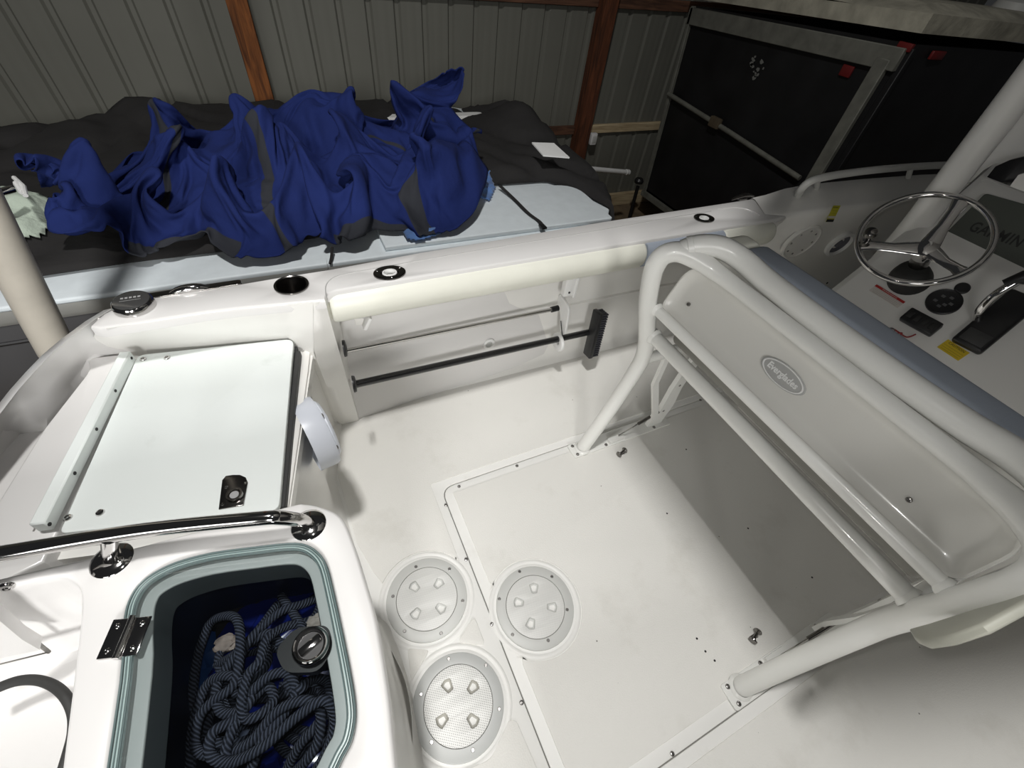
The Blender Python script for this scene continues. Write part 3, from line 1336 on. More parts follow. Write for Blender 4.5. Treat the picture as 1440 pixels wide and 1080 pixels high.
stp = [at_z(703, 262, .43), at_z(722, 280, .411), at_z(742, 300, .409), at_z(758, 312, .409), at_z(763, 320, .409)]
mb = MB()
pp = path(stp, 5)
w = V((.011, -.004, 0))
mb.grid([[p - w + V((0, 0, .002)), p + w + V((0, 0, .002)), p + w + V((0, 0, .005)), p - w + V((0, 0, .005))] for p in pp], close_v=True)
st = mb.build('strap', BLKF)
tag(st, 'black webbing strap with buckle lying across the white bow panel', 'strap')
MB().box(stp[-1] + V((0, 0, .006)), (.03, .045, .010), bevel=.002).build('buckle', BLK, st)
mb = MB()
pp = path([at_z(467, 348, .42), at_z(466, 362, .40), at_z(464, 371, .385)], 4)
mb.tube(pp, .006, 6)
tag(mb.build('strap', BLKF), 'short black strap end hanging by the navy cover front edge', 'strap')

# white pole and black bilge stand
pa, pb = at_y(812, 236, 3.6), at_y(880, 242, 3.75)
o = MB().tube([pa - (pb - pa) * .6, pa, pb], .024, 12).build('white_pipe', PLW)
tag(o, 'white plastic pipe sticking out beyond the black cover', 'pipe')
MB().lathe([(0, 0), (.028, 0), (.028, .05), (.024, .05)], pb, pb - pa, 14).build('end_cap', PLW, o)
sb = at_y(891, 292, 4.1)
o = thing('tie_down_stand', (sb.x, sb.y, GZ), 'thin black stand with knob between the covered boat and trailer', 'stand')
MB().tube([V((sb.x, sb.y, GZ)), at_y(897, 262, 4.1)], .022, 10).build('stem', BLK, o)
MB().lathe([(0, .05), (.04, .045), (.055, .02), (.05, -.01), (0, -.015)], at_y(898, 256, 4.1), seg=12).build('knob', BLK, o)
# left: small boat-hook with white tip
qa, qb = at_z(-60, 286, .62), at_z(18, 266, .60)
o = MB().tube([qa, qb], .014, 10).build('cover_pole', CHR)
tag(o, 'bright metal cover support pole at the left edge lying on the black cover', 'pole')
mb = MB()
mb.tube([at_z(20, 250, .62), at_z(33, 262, .62), at_z(36, 275, .61)], .008, 8)
mb.tube([at_z(24, 258, .62), at_z(32, 270, .61)], .012, 8)
mb.build('pole_tip', PLW, o)

# tall guide post between the two boats
gp_top, gp_low = at_y(-20, 300, 1.46), at_y(80, 492, 1.46)
d = (gp_top - gp_low).normalized()
mb = MB()
mb.tube([V((gp_low.x - .06, 1.46, GZ)), gp_low, gp_low + d * 1.6], .046, 20)
o = mb.build('guide_post', POLE)
tag(o, 'off-white plastic guide post standing behind the port stern corner', 'post')
MB().tube([gp_low + d * 1.6, gp_low + d * 1.66], .052, 20).build('cap', POLE, o)

# ------------------------------------------------------------------ the fishing boat: sole, liner, gunwales
fb = thing('fishing_boat', (0.6, .3, -.02), 'white fibreglass centre console fishing boat with an open cockpit', 'boat')
HX0, HX1, HY0, HY1 = .258, 2.42, -.192, .809          # screwed-down deck hatch
hatch = rounded([V((HX0, HY0, 0)), V((HX1, HY0, 0)), V((HX1, HY1, 0)), V((HX0, HY1, 0))], .05, 6)
hole = rounded([V((HX0 - .003, HY0 - .003, 0)), V((HX1 + .003, HY0 - .003, 0)), V((HX1 + .003, HY1 + .003, 0)),
                V((HX0 - .003, HY1 + .003, 0))], .052, 6)
sole_o = [V((-.32, -.95, 0)), V((4.2, -.95, 0)), V((4.2, 1.34, 0)), V((-.32, 1.34, 0))]
plate('sole', [sole_o, hole], -.03, -.004, SMOOTH, fb, bevel=.002)
plate('seam_bed', [[V((HX0 - .05, HY0 - .05, 0)), V((HX1 + .05, HY0 - .05, 0)), V((HX1 + .05, HY1 + .05, 0)),
                    V((HX0 - .05, HY1 + .05, 0))]], -.028, -.0125, SEAL, fb)
plate('deck_hatch_panel', [hatch], -.012, -.004, SMOOTH, fb, bevel=.002)

PA, PB_, PC = V((.090, .456, 0)), V((.400, .297, 0)), V((.0855, .156, 0))
RC = .153


def arc(c, r, a0, a1, n=14):
    return [V((c.x + r * math.cos(a0 + (a1 - a0) * k / n), c.y + r * math.sin(a0 + (a1 - a0) * k / n), 0)) for k in
            range(n + 1)]


e = .034
# pad on the hatch, notched round plate B
xl = HX0 + e
dy = math.sqrt(RC ** 2 - (PB_.x - xl) ** 2)
a1 = math.atan2(dy, xl - PB_.x)
padh = [V((xl, HY1 - e, 0)), V((xl, PB_.y + dy + .02, 0)), V((xl + .006, PB_.y + dy + .003, 0))] + arc(PB_, RC, a1, -a1, 30) + [
    V((xl + .006, PB_.y - dy - .003, 0)), V((xl, PB_.y - dy - .02, 0)), V((xl, HY0 + e, 0)), V((HX1 - e, HY0 + e, 0)),
    V((HX1 - e, HY1 - e, 0))]
plate('nonskid_pad', [padh], -.005, 0, SOLE, fb, bevel=.0015)
# cockpit pad port and aft, notched round plate A
xr = HX0 - e
dyA = math.sqrt(RC ** 2 - (xr - PA.x) ** 2)
aR = math.atan2(dyA, xr - PA.x)
padm = [V((xr, HY1 + e, 0)), V((xr, PA.y + dyA + .02, 0)), V((xr - .006, PA.y + dyA + .003, 0))] + arc(PA, RC, aR, 2.45, 16) + [
    V((-.045, .60, 0)), V((-.075, .72, 0)), V((-.085, 1.0, 0)), V((-.06, 1.20, 0)), V((.03, 1.22, 0)), V((.09, 1.285, 0)), V((3.6, 1.285, 0)),
    V((3.6, HY1 + e, 0))]
padm = rounded(padm[:1], 0) + padm[1:]
plate('nonskid_pad', [padm], -.005, 0, SOLE, fb, bevel=.0015)


def pxpad(pts, r=.02):
    poly = rounded(zs(pts, 0), r, 5)
    plate('nonskid_pad', [poly], -.005, 0, SOLE, fb, bevel=.0015)


pxpad([(667, 866), (643, 903), (683, 908)], .018)
pxpad([(573, 911), (604, 914), (578, 960)], .012)
pxpad([(716, 1012), (726, 1013), (790, 1160), (640, 1160), (640, 1088), (690, 1068)], .02)
padp = [V((HX0 - .02, HY0 - e, 0)), V((1.35, HY0 - e, 0)), V((3.6, HY0 - e, 0)), V((3.6, -.88, 0)), V((0.0, -.88, 0)), V((0.0, HY0 - e, 0))]
plate('nonskid_pad', [padp], -.005, 0, SOLE, fb, bevel=.0015)

# seam screws
for p in [(627, 710), (645.5, 684), (727, 655), (655.5, 786.5), (692, 877.5), (733.5, 988), (945.5, 1060), (985, 562.5)]:
    MB().screw(at_z(*p, -.003), r=.0065, h=.0025).build('screw', SCREW, fb)
for p in [(1090, 664), (1052, 743), (1142, 812), (992, 916), (980, 898), (1005, 929), (965, 632), (938, 722), (867, 611)]:
    MB().lathe([(0, .0006), (.0035, .0004), (.0035, -.001)], at_z(*p, .0002), seg=8).build('screw', HOLE, fb)

# ---- port liner
def row3(rows, name, m, parent=fb, **k):
    mb = MB()
    mb.grid(rows)
    return mb.build(name, m, parent, **k)


ZT = .72
# recessed wall under the coaming, x from .05 to 3.9; station list: x, wall y, top y(inner lip), top z
ST = [(.055, 1.32, 1.20, .70), (.5, 1.318, 1.20, .70), (1.1, 1.312, 1.20, .70), (1.6, 1.312, 1.22, .70), (1.86, 1.29, 1.19, .70),
      (1.95, 1.27, 1.15, .70), (2.05, 1.26, 1.155, .715), (2.3, 1.25, 1.175, .76), (2.7, 1.22, 1.17, .80), (3.2, 1.14, 1.11, .84), (3.9, .98, .96, .88)]
rows = []
for x, yw, yt, zt in ST:
    rows.append([V((x, yw - .05, -.004)), V((x, yw - .018, .012)), V((x, yw - .004, .045)), V((x, yw, .10)), V((x, yw + .004, .30)),
                 V((x, yw + .004, .318)), V((x, yw + .016, .322)), V((x, yw + .016, .328)), V((x, yw + .002, .333)), V((x, yw, .36)),
                 V((x, yw - .01, .55)), V((x, yt + .02, zt - .06)), V((x, yt, zt))])
row3(rows, 'inner_side_wall', GEL, smooth=50)
# stern post (deep corner column) : inboard face, forward face, and the coaming face aft of it
ZC = ZT - .004
pB0, pB1, pB2 = at_z(440, 425.5, ZC), at_z(442, 498, .54), V((-.030, 1.243, -.004))
pC0, pC2 = at_z(456.5, 422.5, ZC), V((.041, 1.242, -.004))
post_rows = []
for i in range(13):
    t = i / 12
    kb = t / .28
    B_ = pB0.lerp(pB1, kb) if kb < 1 else pB1.lerp(pB2, (t - .28) / .72)
    C_p = pC0.lerp(pC2, t)
    post_rows.append([V((-.10, B_.y + .05, B_.z)), B_ + V((-.012, .012, 0)), B_, B_.lerp(C_p, .5) + V((0, -.002, 0)), C_p + V((-.006, -.001, 0)), C_p, C_p + V((.002, .006, 0)),
                      V((.050, C_p.y + .07, C_p.z)), V((.062, 1.335, C_p.z))])
row3(post_rows, 'stern_corner_post', GEL, smooth=60)

# gunwale top, port
outer = [(1150, 262), (1110, 270), (1060, 279), (840, 312.5), (700, 336.5), (590, 354.5), (465, 378), (400, 388), (330, 400), (215, 418), (175, 427), (160, 433)]
out3 = [V((3.9, 1.12, ZT)), V((3.0, 1.30, ZT)), V((2.3, 1.335, ZT))] + zs(outer[1:], ZT)
corner = zs([(145, 441), (134, 450), (126, 459)], ZT)
inner = zs([(140, 461), (213, 450), (290, 438), (333, 433), (400, 427), (457, 422)], ZT)
top_poly = out3 + corner + inner + [V((.03, 1.125, ZT)), V((.06, 1.135, ZT)), V((.5, 1.14, ZT)), V((1.2, 1.145, ZT)), V((1.93, 1.15, ZT)), V((1.97, 1.155, ZT)),
                                    V((2.3, 1.17, ZT)), V((3.0, 1.15, ZT)), V((3.9, .98, ZT))]
top_poly = [V((p.x, p.y, 0)) for p in top_poly]
gholes = []
for hx, hy, hr, he in ((410, 401, .0415, 1.0), (548, 384, .0215, 1.3), (990, 307, .0215, 1.3)):
    c = at_z(hx, hy, ZT)
    gholes.append([V((c.x + hr * he * math.cos(k * PI / 16), c.y + hr * math.sin(k * PI / 16), 0)) for k in range(32)])
link_mesh('gunwale_top', plate_cdt([top_poly] + gholes, ZT - .03, ZT, .006), GELW, fb)

# aft quarter: coaming face and the cap that slopes down toward the stern
sil = [(0, 582, .60), (27, 547, .62), (50, 521, .64), (73, 497, .66), (100, 474, .69), (118, 461, .708), (134, 449, .716), (160, 433, .718)]
ext = at_z(-90, 720, .55)
silp = [ext] + [at_z(x, y, z) for x, y, z in sil]
ZB = .55
low = [at_z(-90, 790, .50), at_z(0, 616, .46), at_z(25, 612, .46), at_z(66, 604, .47), at_z(100, 548, .50), at_z(124, 512, .53), at_z(132, 503, ZB),
       at_z(175, 497, ZB), at_z(182, 496, ZB)]
rows = []
for a, b in zip(silp, low):
    o1 = a + V((-.03, .02, -.015))
    o2 = a + V((-.05, .06, -.10))
    o3 = a + V((-.05, .10, -.35))
    o4 = a + V((.05, .0, -1.1))
    n1 = a + (b - a) * .06 + V((0, 0, .004))
    rows.append([o4, o3, o2, o1, a, n1, a.lerp(b, .35) + V((0, 0, -.01)), a.lerp(b, .75) + V((0, 0, -.01)), b, b + V((0, 0, -.05))])
row3(rows, 'stern_quarter', GELW, smooth=60)
# long coaming face from quarter to the post
ctop = [at_z(136, 458, ZT - .004), at_z(150, 462, ZT - .004), at_z(213, 451, ZT - .004), at_z(290, 439.5, ZT - .004), at_z(333, 434.5, ZT - .004), at_z(400, 428.5, ZT - .004),
        at_z(440, 425.5, ZT - .004)]
cbot = [at_z(125, 500, ZB), at_z(150, 498, ZB), at_z(190, 495, ZB), at_z(290, 491, ZB), at_z(330, 487, ZB), at_z(405, 482, ZB),
        at_z(441, 495, ZB)]
rows = []
for a, b in zip(ctop, cbot):
    rows.append([a + V((0, .03, .002)), a, a.lerp(b, .1) + V((0, -.002, 0)), a.lerp(b, .5), a.lerp(b, .9), b, b + V((0, 0, -.03))])
row3(rows, 'coaming_face', GEL, smooth=50)
# outboard topside and rub rail
rows = []
hull_line = [V((4.2, 1.05, ZT)), V((3.0, 1.31, ZT)), V((2.3, 1.345, ZT))] + zs(outer[1:], ZT)
for p in hull_line:
    rows.append([V((p.x, p.y - .01, ZT - .004)), V((p.x, p.y + .012, ZT - .03)), V((p.x, p.y + .015, ZT - .06)), V((p.x, p.y + .02, .4)),
                 V((p.x, p.y + .0, 0)), V((p.x, p.y - .2, -.6)), V((p.x, p.y - .6, -1.0))])
row3(rows, 'hull_side', GELW, smooth=50)
mb = MB()
mb.tube([V((p.x, p.y + .018, ZT - .045)) for p in hull_line], .016, 10)
mb.build('rub_rail', RAIL, fb)

# starboard side (mostly behind the photographer's frame edge)
rows = []
for x in (-.2, 1, 2.4, 3.2, 4.2):
    k = max(0, x - 2.4) * .12
    rows.append([V((x, -.93 + k, -.004)), V((x, -.955 + k, .05)), V((x, -.96 + k, .5)), V((x, -.90 + k, .69)), V((x, -.90 + k, .72)), V((x, -1.1 + k, .72)),
                 V((x, -1.12 + k, .6)), V((x, -1.1 + k, 0)), V((x, -.7 + k, -1.0))])
row3(rows, 'starboard_side', GEL, smooth=50)

# forward port gunwale: rises toward the bow
fw = []
for (px, py, z), (qx, qy, qz), (ix, iy) in [((1062, 281, .725), (1075, 300, .722), (1082, 322)), ((1080, 277, .735), (1098, 300, .725), (1104, 320)),
                                           ((1108, 268, .77), (1122, 296, .745), (1126, 322)), ((1140, 262, .80), (1150, 292, .77), (1152, 330)),
                                           ((1170, 259, .81), (1182, 288, .775), (1180, 330)), ((1220, 254, .82), (1230, 283, .785), (1225, 330)),
                                           ((1300, 248, .84), (1305, 272, .80), (1290, 330)), ((1380, 245, .86), (1385, 265, .82), (1360, 330)),
                                           ((1460, 243, .88), (1465, 262, .84), (1440, 330))]:
    a = at_z(px, py, z)
    b = at_z(qx, qy, qz)
    fw.append((a, b))
rows = []
for a, b in fw:
    d_ = V((b.x - a.x, b.y - a.y, 0))
    rows.append([a + V((0, .05, -.30)), a + V((0, .035, -.02)), a + V((0, .02, 0)), a, a.lerp(b, .5), b, b + V((0, -.012, -.006)), b + V((0, -.02, -.03)),
                 b + V((0.0, .0, -.12)), V((b.x, b.y + .06, .30)), V((b.x, b.y + .05, .04)), V((b.x, b.y - .03, -.004))])
row3(rows, 'bow_gunwale', GEL, smooth=45)
# forward wall continuing
# bolsters: padded coaming, cream with grey spacer
def bolster(x0, x1, m, name, label=None, r0=.02, endcap=True, ya=1.145, zt=.708):
    prof = []
    for k in range(13):
        a = -PI * .42 + k * (PI * 1.02) / 12
        prof.append((ya - .018 - .040 * math.cos(a) + .02, zt - .052 + .050 * math.sin(a)))
    prof = [(ya + .06, zt - .105)] + prof + [(ya + .06, zt - .002)]
    xs_ = [x0, x0 + .004, x0 + .014] + [x0 + .014 + (x1 - x0 - .028) * k / 6 for k in range(1, 6)] + [x1 - .014, x1 - .004, x1]
    rows = []
    cy = ya + .02
    cz = zt - .05
    for i, x in enumerate(xs_):
        s = {0: .86, 1: .95, 2: 1.0}.get(min(i, len(xs_) - 1 - i), 1.0) if endcap else 1.0
        rows.append([V((x, cy + (y - cy) * s, cz + (z - cz) * s)) for y, z in prof])
    mb = MB()
    b = 0
    mb.grid(rows, close_v=True)
    n = len(prof)
    mb.f.append(list(range(n))[::-1])
    mb.f.append([(len(xs_) - 1) * n + i for i in range(n)])
    o = mb.build(name, m, fb, smooth=50)
    if label:
        o['label'] = label
    return o


bolster(.034, 1.20, VINC, 'coaming_bolster')
bolster(1.202, 1.615, VING, 'bolster_spacer', 'blue grey padded spacer between the cream bolsters', endcap=False)
bolster(1.617, 1.93, VINC, 'coaming_bolster')
# thin engraved line of the removable gunwale panel
ln = zs([(985, 326), (700, 353), (462, 419), (458, 405), (466, 394), (482, 387), (520, 378), (700, 347), (945, 305)], ZT + .0004)
lp = [at_z(459, 418, ZT), at_z(458, 404, ZT), at_z(464, 394, ZT), at_z(480, 386.5, ZT), at_z(520, 379, ZT), at_z(600, 364.5, ZT), at_z(700, 347.5, ZT),
      at_z(830, 326, ZT), at_z(940, 306.5, ZT), at_z(1000, 297, ZT)]
mb = MB()
pp = path(lp, 5)
mb.tube([p + V((0, 0, -.0003)) for p in pp], .0018, 6)
mb.build('panel_joint', mat('joint_grey', (.42, .42, .41), .6), fb)
mb = MB()
pp = path([at_z(1010, 294, ZT), at_z(1035, 292, ZT), at_z(1055, 296, ZT + .002), at_z(1068, 303, ZT + .003)], 5)
mb.tube(pp, .003, 6)
mb.build('panel_joint', GELW, fb)


# ---- stern storage box with the white lid (port aft)
bx = thing('stern_storage_box', (-.3, .9, 0), 'moulded white stern box with a flat white lid in the port quarter', 'locker')
LZ = .575
lid_px = [(194, 499), (413, 476), (392, 717), (83, 750)]
lid = rounded([at_z(x, y, LZ) for x, y in lid_px], [.02, .028, .02, .012], 6)
lo = plate('lid', [[V((p.x, p.y, 0)) for p in lid]], LZ - .016, LZ, STAR, bx, bevel=.002)
for p in [(201.5, 505.5), (235, 503.5), (95.5, 728), (141, 721)]:
    MB().screw(at_z(*p, LZ), r=.0085, h=.004).build('screw', CHR, lo)
# latch
lat = [(313, 676), (318, 670), (328, 668.5), (338, 668.5), (346, 672), (349, 679), (343, 711), (308, 717)]
lz = LZ + .0005
lt = plate('latch_plate', [[V((p.x, p.y, 0)) for p in [at_z(x, y, lz) for x, y in lat]]], lz, lz + .003, CHRD, bx, bevel=.001)
lt['label'] = 'dark steel flush latch plate'
MB().lathe([(0, .006), (.010, .006), (.012, .009), (.016, .009), (.017, .002)], at_z(331, 697, lz + .003), seg=20).build('push_button', CHRD, lt)
MB().lathe([(0, .008), (.009, .0075), (.0078, .004)], at_z(331, 698, lz + .004), seg=16).build('button_face', mat('button_grey', (.35, .35, .35), .4), lt)
for p in [(345, 679), (340, 703), (313, 709), (318, 685)]:
    MB().screw(at_z(*p, lz + .003), r=.0035, h=.001).build('screw', CHR, lt)
stq = [at_z(307, 718, LZ - .003), at_z(343, 712.5, LZ - .003), at_z(339, 726, LZ - .006), at_z(303, 731, LZ - .006)]
MB().add(*slab(stq, .003, (0, 0, -1))).build('strike_plate', CHRD, bx)
# box top ring around lid (gutter), front face, end wall
ZG = LZ - .045
face_top = [at_z(436, 492, ZB - .01), at_z(433, 520, ZB - .01), at_z(424, 585, ZB - .01), at_z(405, 712, ZB - .01), at_z(398, 760, ZB - .01), V((-.165, .505, ZB - .01))]
face_bot = [V((-.045, 1.26, -.004)), V((-.092, 1.08, -.004)), V((-.118, .985, -.004)), V((-.112, .86, -.004)), V((-.10, .60, -.004)), V((-.10, .505, -.004))]
rows = []
for a, b in zip(face_top, face_bot):
    lip = a + V((-.010, 0, .002))
    m1 = a + V((0, 0, -.006))
    m2 = a + V((-.004, 0, -.02))
    bot0 = b + V((0, 0, .03)) + V((-.004, 0, 0))
    rows.append([a + V((-.026, 0, -.055)), a + V((-.022, 0, -.003)), lip, a, m1, m2, m2.lerp(bot0, .5), bot0, b + V((.022, 0, 0))])
row3(rows, 'front_face', GEL, bx, smooth=50)
# dark gutter beneath the lid edge
gut = [at_z(424, 494, ZG), at_z(440, 500, ZG), at_z(404, 745, ZG), at_z(60, 790, ZG), at_z(170, 490, ZG)]
plate('gutter', [[V((p.x, p.y, 0)) for p in gut]], ZG - .03, ZG, GEL, bx)
sl1, sl2 = at_z(420, 497, LZ - .028), at_z(398, 716, LZ - .028)
bar3(sl1 + V((.0, 0, 0)), sl2, .014, .022, (0, 0, 1), 'lid_gasket', GASK, bx)
bar3(at_z(414, 490, LZ - .03), at_z(390, 712, LZ - .03), .02, .02, (0, 0, 1), 'lid_gasket', GASK, bx)
bar3(at_z(95, 754, LZ - .03), at_z(392, 719, LZ - .03), .012, .022, (0, 0, 1), 'lid_gasket', mat('grey_gasket', (.36, .355, .33), .6), bx)
# hinge track
ta, tb = at_z(180, 500, LZ + .012), at_z(58, 742, LZ + .012)
tk = bar3(ta, tb, .027, .032, (0, 0, 1), 'hinge_track', STAR, bx)
dirt = (tb - ta).normalized()
side = V((0, 0, 1)).cross(dirt).normalized()
if side.x < 0:
    side = -side
for p in [(187, 503), (164, 549), (137, 603), (106, 665), (68, 737)]:
    q_ = at_z(*p, LZ + .016)
    q_ = ta + dirt * (q_ - ta).dot(dirt) + side * .014 + V((0, 0, .003))
    MB().lathe([(0, .001), (.004, .001), (.004, -.001)], q_, side, 10).build('screw', HOLE, tk)
# deck strip outboard of the track
stp_ = [at_z(180, 497, ZB + .012), at_z(200, 500, ZB + .012), at_z(60, 790, ZB + .012), at_z(-90, 860, ZB + .012), at_z(-60, 800, ZB + .012), at_z(0, 700, ZB + .012),
        at_z(60, 604, ZB + .012), at_z(126, 520, ZB + .012), at_z(122, 503, ZB + .012)]
plate('aft_strip', [rounded([V((p.x, p.y, 0)) for p in stp_], [0, 0, 0, 0, 0, 0, .02, .03, .01], 5)], ZB - .25, ZB + .012, GELW, bx, bevel=.006)
j1, j2 = at_z(172, 499, ZB + .013), at_z(47, 747, ZB + .013)
mb = MB()
mb.tube([j1, j2], .0016, 6)
mb.build('track_joint', SEAL, bx)
# swim platform pan aft (low white floor at far left)
pan = [at_z(66, 603, .465), at_z(0, 616, .465), at_z(-120, 640, .465), at_z(-160, 820, .465), at_z(0, 720, .465), at_z(40, 640, .465)]
plate('aft_pan', [[V((p.x, p.y, 0)) for p in pan]], .40, .465, GELW, bx)

# round pie hatch on the front face
na = V((.97, .22, .0)).normalized()
ca = at_x(444, 609, -.092)
cap = thing('round_inspection_cap', ca, 'bluish white round screw-in cap on the front face of the stern box', 'cap')
mb = MB().lathe([(.104, -.03), (.106, .018), (.102, .026), (.088, .028), (.086, .022)], ca, na, 48)
mb.build('ring', PLLT, cap)
mb = MB().lathe([(.086, .012), (.086, .032), (.079, .038), (.068, .038), (.062, .031), (0, .031)], ca, na, 48)
mb.build('lid', PLLT, cap)
uu = V((0, 0, 1))
ww = na.cross(uu).normalized()
F_ = frame(ca + na * .036, na, ww)
mb = MB().box((0, 0, 0), (.014, .022, .11), bevel=.005)
mb.v = [F_ @ v for v in mb.v]
mb.build('grip', PLLT, cap)
for k in range(6):
    a = k * PI / 3 + .3
    MB().screw(ca + na * .028 + (uu * math.cos(a) + ww * math.sin(a)) * .096, na, .006, .002).build('screw', SCREW, cap)

# ---- aft centre box with the clear-topped well
TZ = .72
lw = thing('bait_well', (-.2, .15, 0), 'white stern box with a clear-topped well full of rope', 'locker')
edge_px = [(0, 812), (50, 800), (200, 766), (400, 712), (428, 707.5), (455, 713), (480, 727), (497, 763), (515, 820), (530, 875), (545, 965), (552, 1030), (557, 1080)]
ed = path([at_z(x, y, TZ) for x, y in edge_px], 4)
ed = [V((-1.05, ed[0].y + .02, 0))] + [V((p.x, p.y, 0)) for p in ed] + [V((-.06, -.1, 0)), V((-.06, -.45, 0)), V((-1.05, -.45, 0))]
win_px = [(186, 830), (262, 785), (400, 764), (448, 773), (466, 806), (482, 880), (497, 958), (500, 1000), (494, 1040), (470, 1078)]
wtop = [at_z(x, y, TZ) for x, y in win_px]
wpoly = [V((p.x, p.y, 0)) for p in
         [at_z(179, 832, TZ), at_z(262, 776, TZ), at_z(445, 760, TZ), at_z(500, 985, TZ)]]
# smooth outline of the clear lid
win_out = [at_z(x, y, TZ) for x, y in
           [(169, 960), (172, 905), (175, 870), (181, 846), (194, 824), (216, 806), (250, 790), (300, 777), (360, 769), (405, 764), (430, 766), (448, 777), (460, 796),
            (470, 835), (482, 890), (494, 950), (500, 990), (500, 1015), (494, 1043), (482, 1066)]]
win_out = [V((p.x, p.y, 0)) for p in win_out] + [V((-.135, .070, 0)), V((-.17, .052, 0)), V((-.23, .043, 0)), V((-.32, .043, 0)), V((-.358, .052, 0)), V((-.376, .075, 0)),
                                                 V((-.382, .12, 0))]


win_out = path(win_out, 3, closed=True)


def shrink(poly, d):
    n = len(poly)
    A = sum(poly[i - 1].x * poly[i].y - poly[i].x * poly[i - 1].y for i in range(n))
    sgn = 1 if A > 0 else -1
    out = []
    for i in range(n):
        t = (poly[(i + 1) % n] - poly[i - 1]).normalized()
        out.append(poly[i] + V((-t.y, t.x, 0)) * d * sgn)
    return out


bas = [V((-.447, .470, 0)), V((-.469, .492, 0)), V((-.50, .500, 0)), V((-.95, .505, 0)), V((-.95, -.35, 0)), V((-.43, -.35, 0)), V((-.428, .2, 0)), V((-.433, .38, 0)),
       V((-.438, .445, 0))]
bas = [bas[3], bas[4], bas[5]] + path([bas[6], bas[7], bas[8], bas[0], bas[1], bas[2]], 4)
link_mesh('top', plate_cdt([ed, win_out, bas], TZ - .03, TZ, .006), GELW, lw)
# front & port sides
rows = []
for i, p in enumerate(ed[:-2]):
    a = V((p.x, p.y, 0))
    t_ = (ed[min(i + 1, len(ed) - 1)] - ed[max(i - 1, 0)]).normalized()
    n_ = V((t_.y, -t_.x, 0))          # inward
    if n_.dot(V((-.4, .1, 0)) - a) < 0:
        n_ = -n_
    rows.append([a + V((0, 0, TZ - .015)) + n_ * .003, a + n_ * .012 + V((0, 0, TZ - .05)), a + n_ * .02 + V((0, 0, .35)), a + n_ * .016 + V((0, 0, .12)),
                 a + n_ * .004 + V((0, 0, .02)), a - n_ * .012 + V((0, 0, -.004))])
row3(rows, 'side', GEL, lw, smooth=50)
# ledge ring, seals and the clear lid
plate('lid_ledge', [shrink(win_out, .001), shrink(win_out, .030)], TZ - .030, TZ - .016, mat('ledge_white', srgb(212, 216, 213), .4), lw, bevel=.002)
sg = plate('clear_lid', [shrink(win_out, .004)], TZ - .010, TZ + .001, ACRY, lw, smooth=0)
ring = MB()
o1 = shrink(win_out, .004)
o2 = shrink(win_out, .0095)
ring.grid([[p + V((0, 0, TZ + .0016)) for p in o1], [p + V((0, 0, TZ + .0016)) for p in o2], [p + V((0, 0, TZ - .010)) for p in o2],
           [p + V((0, 0, TZ - .010)) for p in o1]], close_u=True, close_v=True)
ring.build('lid_rim', ACRE, lw)
for dd, ww_ in ((.0015, .0018), (.0065, .0012), (.0115, .0012)):
    MB().tube([p + V((0, 0, TZ + .0014)) for p in shrink(win_out, dd)], ww_, 6, closed=True).build('seal_line', ACRD, lw)
# well walls and bottom
wi = shrink(win_out, .030)
rows = [[p + V((0, 0, z)) for p in (wi if z > .6 else shrink(win_out, -.01))] for z in (TZ - .028, TZ - .05, .60, .33)]
mb = MB()
mb.grid(rows, close_v=True)
mb.build('well_wall', NAVYI, lw, smooth=60)
mb = MB()
mb.grid([[p + V((0, 0, z)) for p in shrink(win_out, .0308)] for z in (TZ - .018, TZ - .05, TZ - .078)], close_v=True)
mb.build('ledge_wall', mat('ledge_shaded', srgb(120, 128, 130), .5), lw, smooth=60)  # grey colour paints the shading down the ledge's inner side
plate('well_floor', [shrink(win_out, -.02)], .30, .335, NAVYI, lw)
# basin at the far left: port wall, floor
rows = []
for p in bas + [bas[0]]:
    rows.append([V((p.x, p.y, TZ - .02)), V((p.x - .003, p.y - .002, TZ - .06)), V((p.x - .006, p.y - .004, .50)), V((p.x - .012, p.y - .012, .455)),
                 V((p.x - .03, p.y - .03, .449))])
row3(rows, 'basin_wall', GELW, lw, smooth=60)
plate('basin_floor', [shrink(bas, -.01)], .43, .45, GELW, lw)
# door panel joint and moulded step inside the basin
bw = [at_y(-30, 850, .475), at_y(8, 852, .475), at_y(40, 886, .475), at_y(60, 893, .475)]
mb = MB()
pts = [at_y(38, 893, .47), at_y(69, 917, .466), at_y(0, 934, .458), at_y(-60, 945, .452)]
mb.tube(pts[:2], .0030, 6)
mb.tube(pts[1:], .0014, 6)
mb.build('panel_gap', SEAL, lw)
st1 = [at_y(-40, 830, .485), at_y(0, 848, .48), at_y(36, 880, .475), at_y(60, 895, .472), at_y(36, 898, .47), at_y(0, 906, .46), at_y(-40, 912, .455)]
mb = MB()
k_ = len(st1)
vs = st1 + [p + V((-.0, -.03, -.004)) for p in st1[1:6]]
mb.add(*slab(st1, .022, (0, -1, 0)))
mb.build('moulded_step', GELW, lw)
MB().screw(at_y(10, 825, .485), (0, -1, .1), .009, .004).build('screw', CHR, lw)
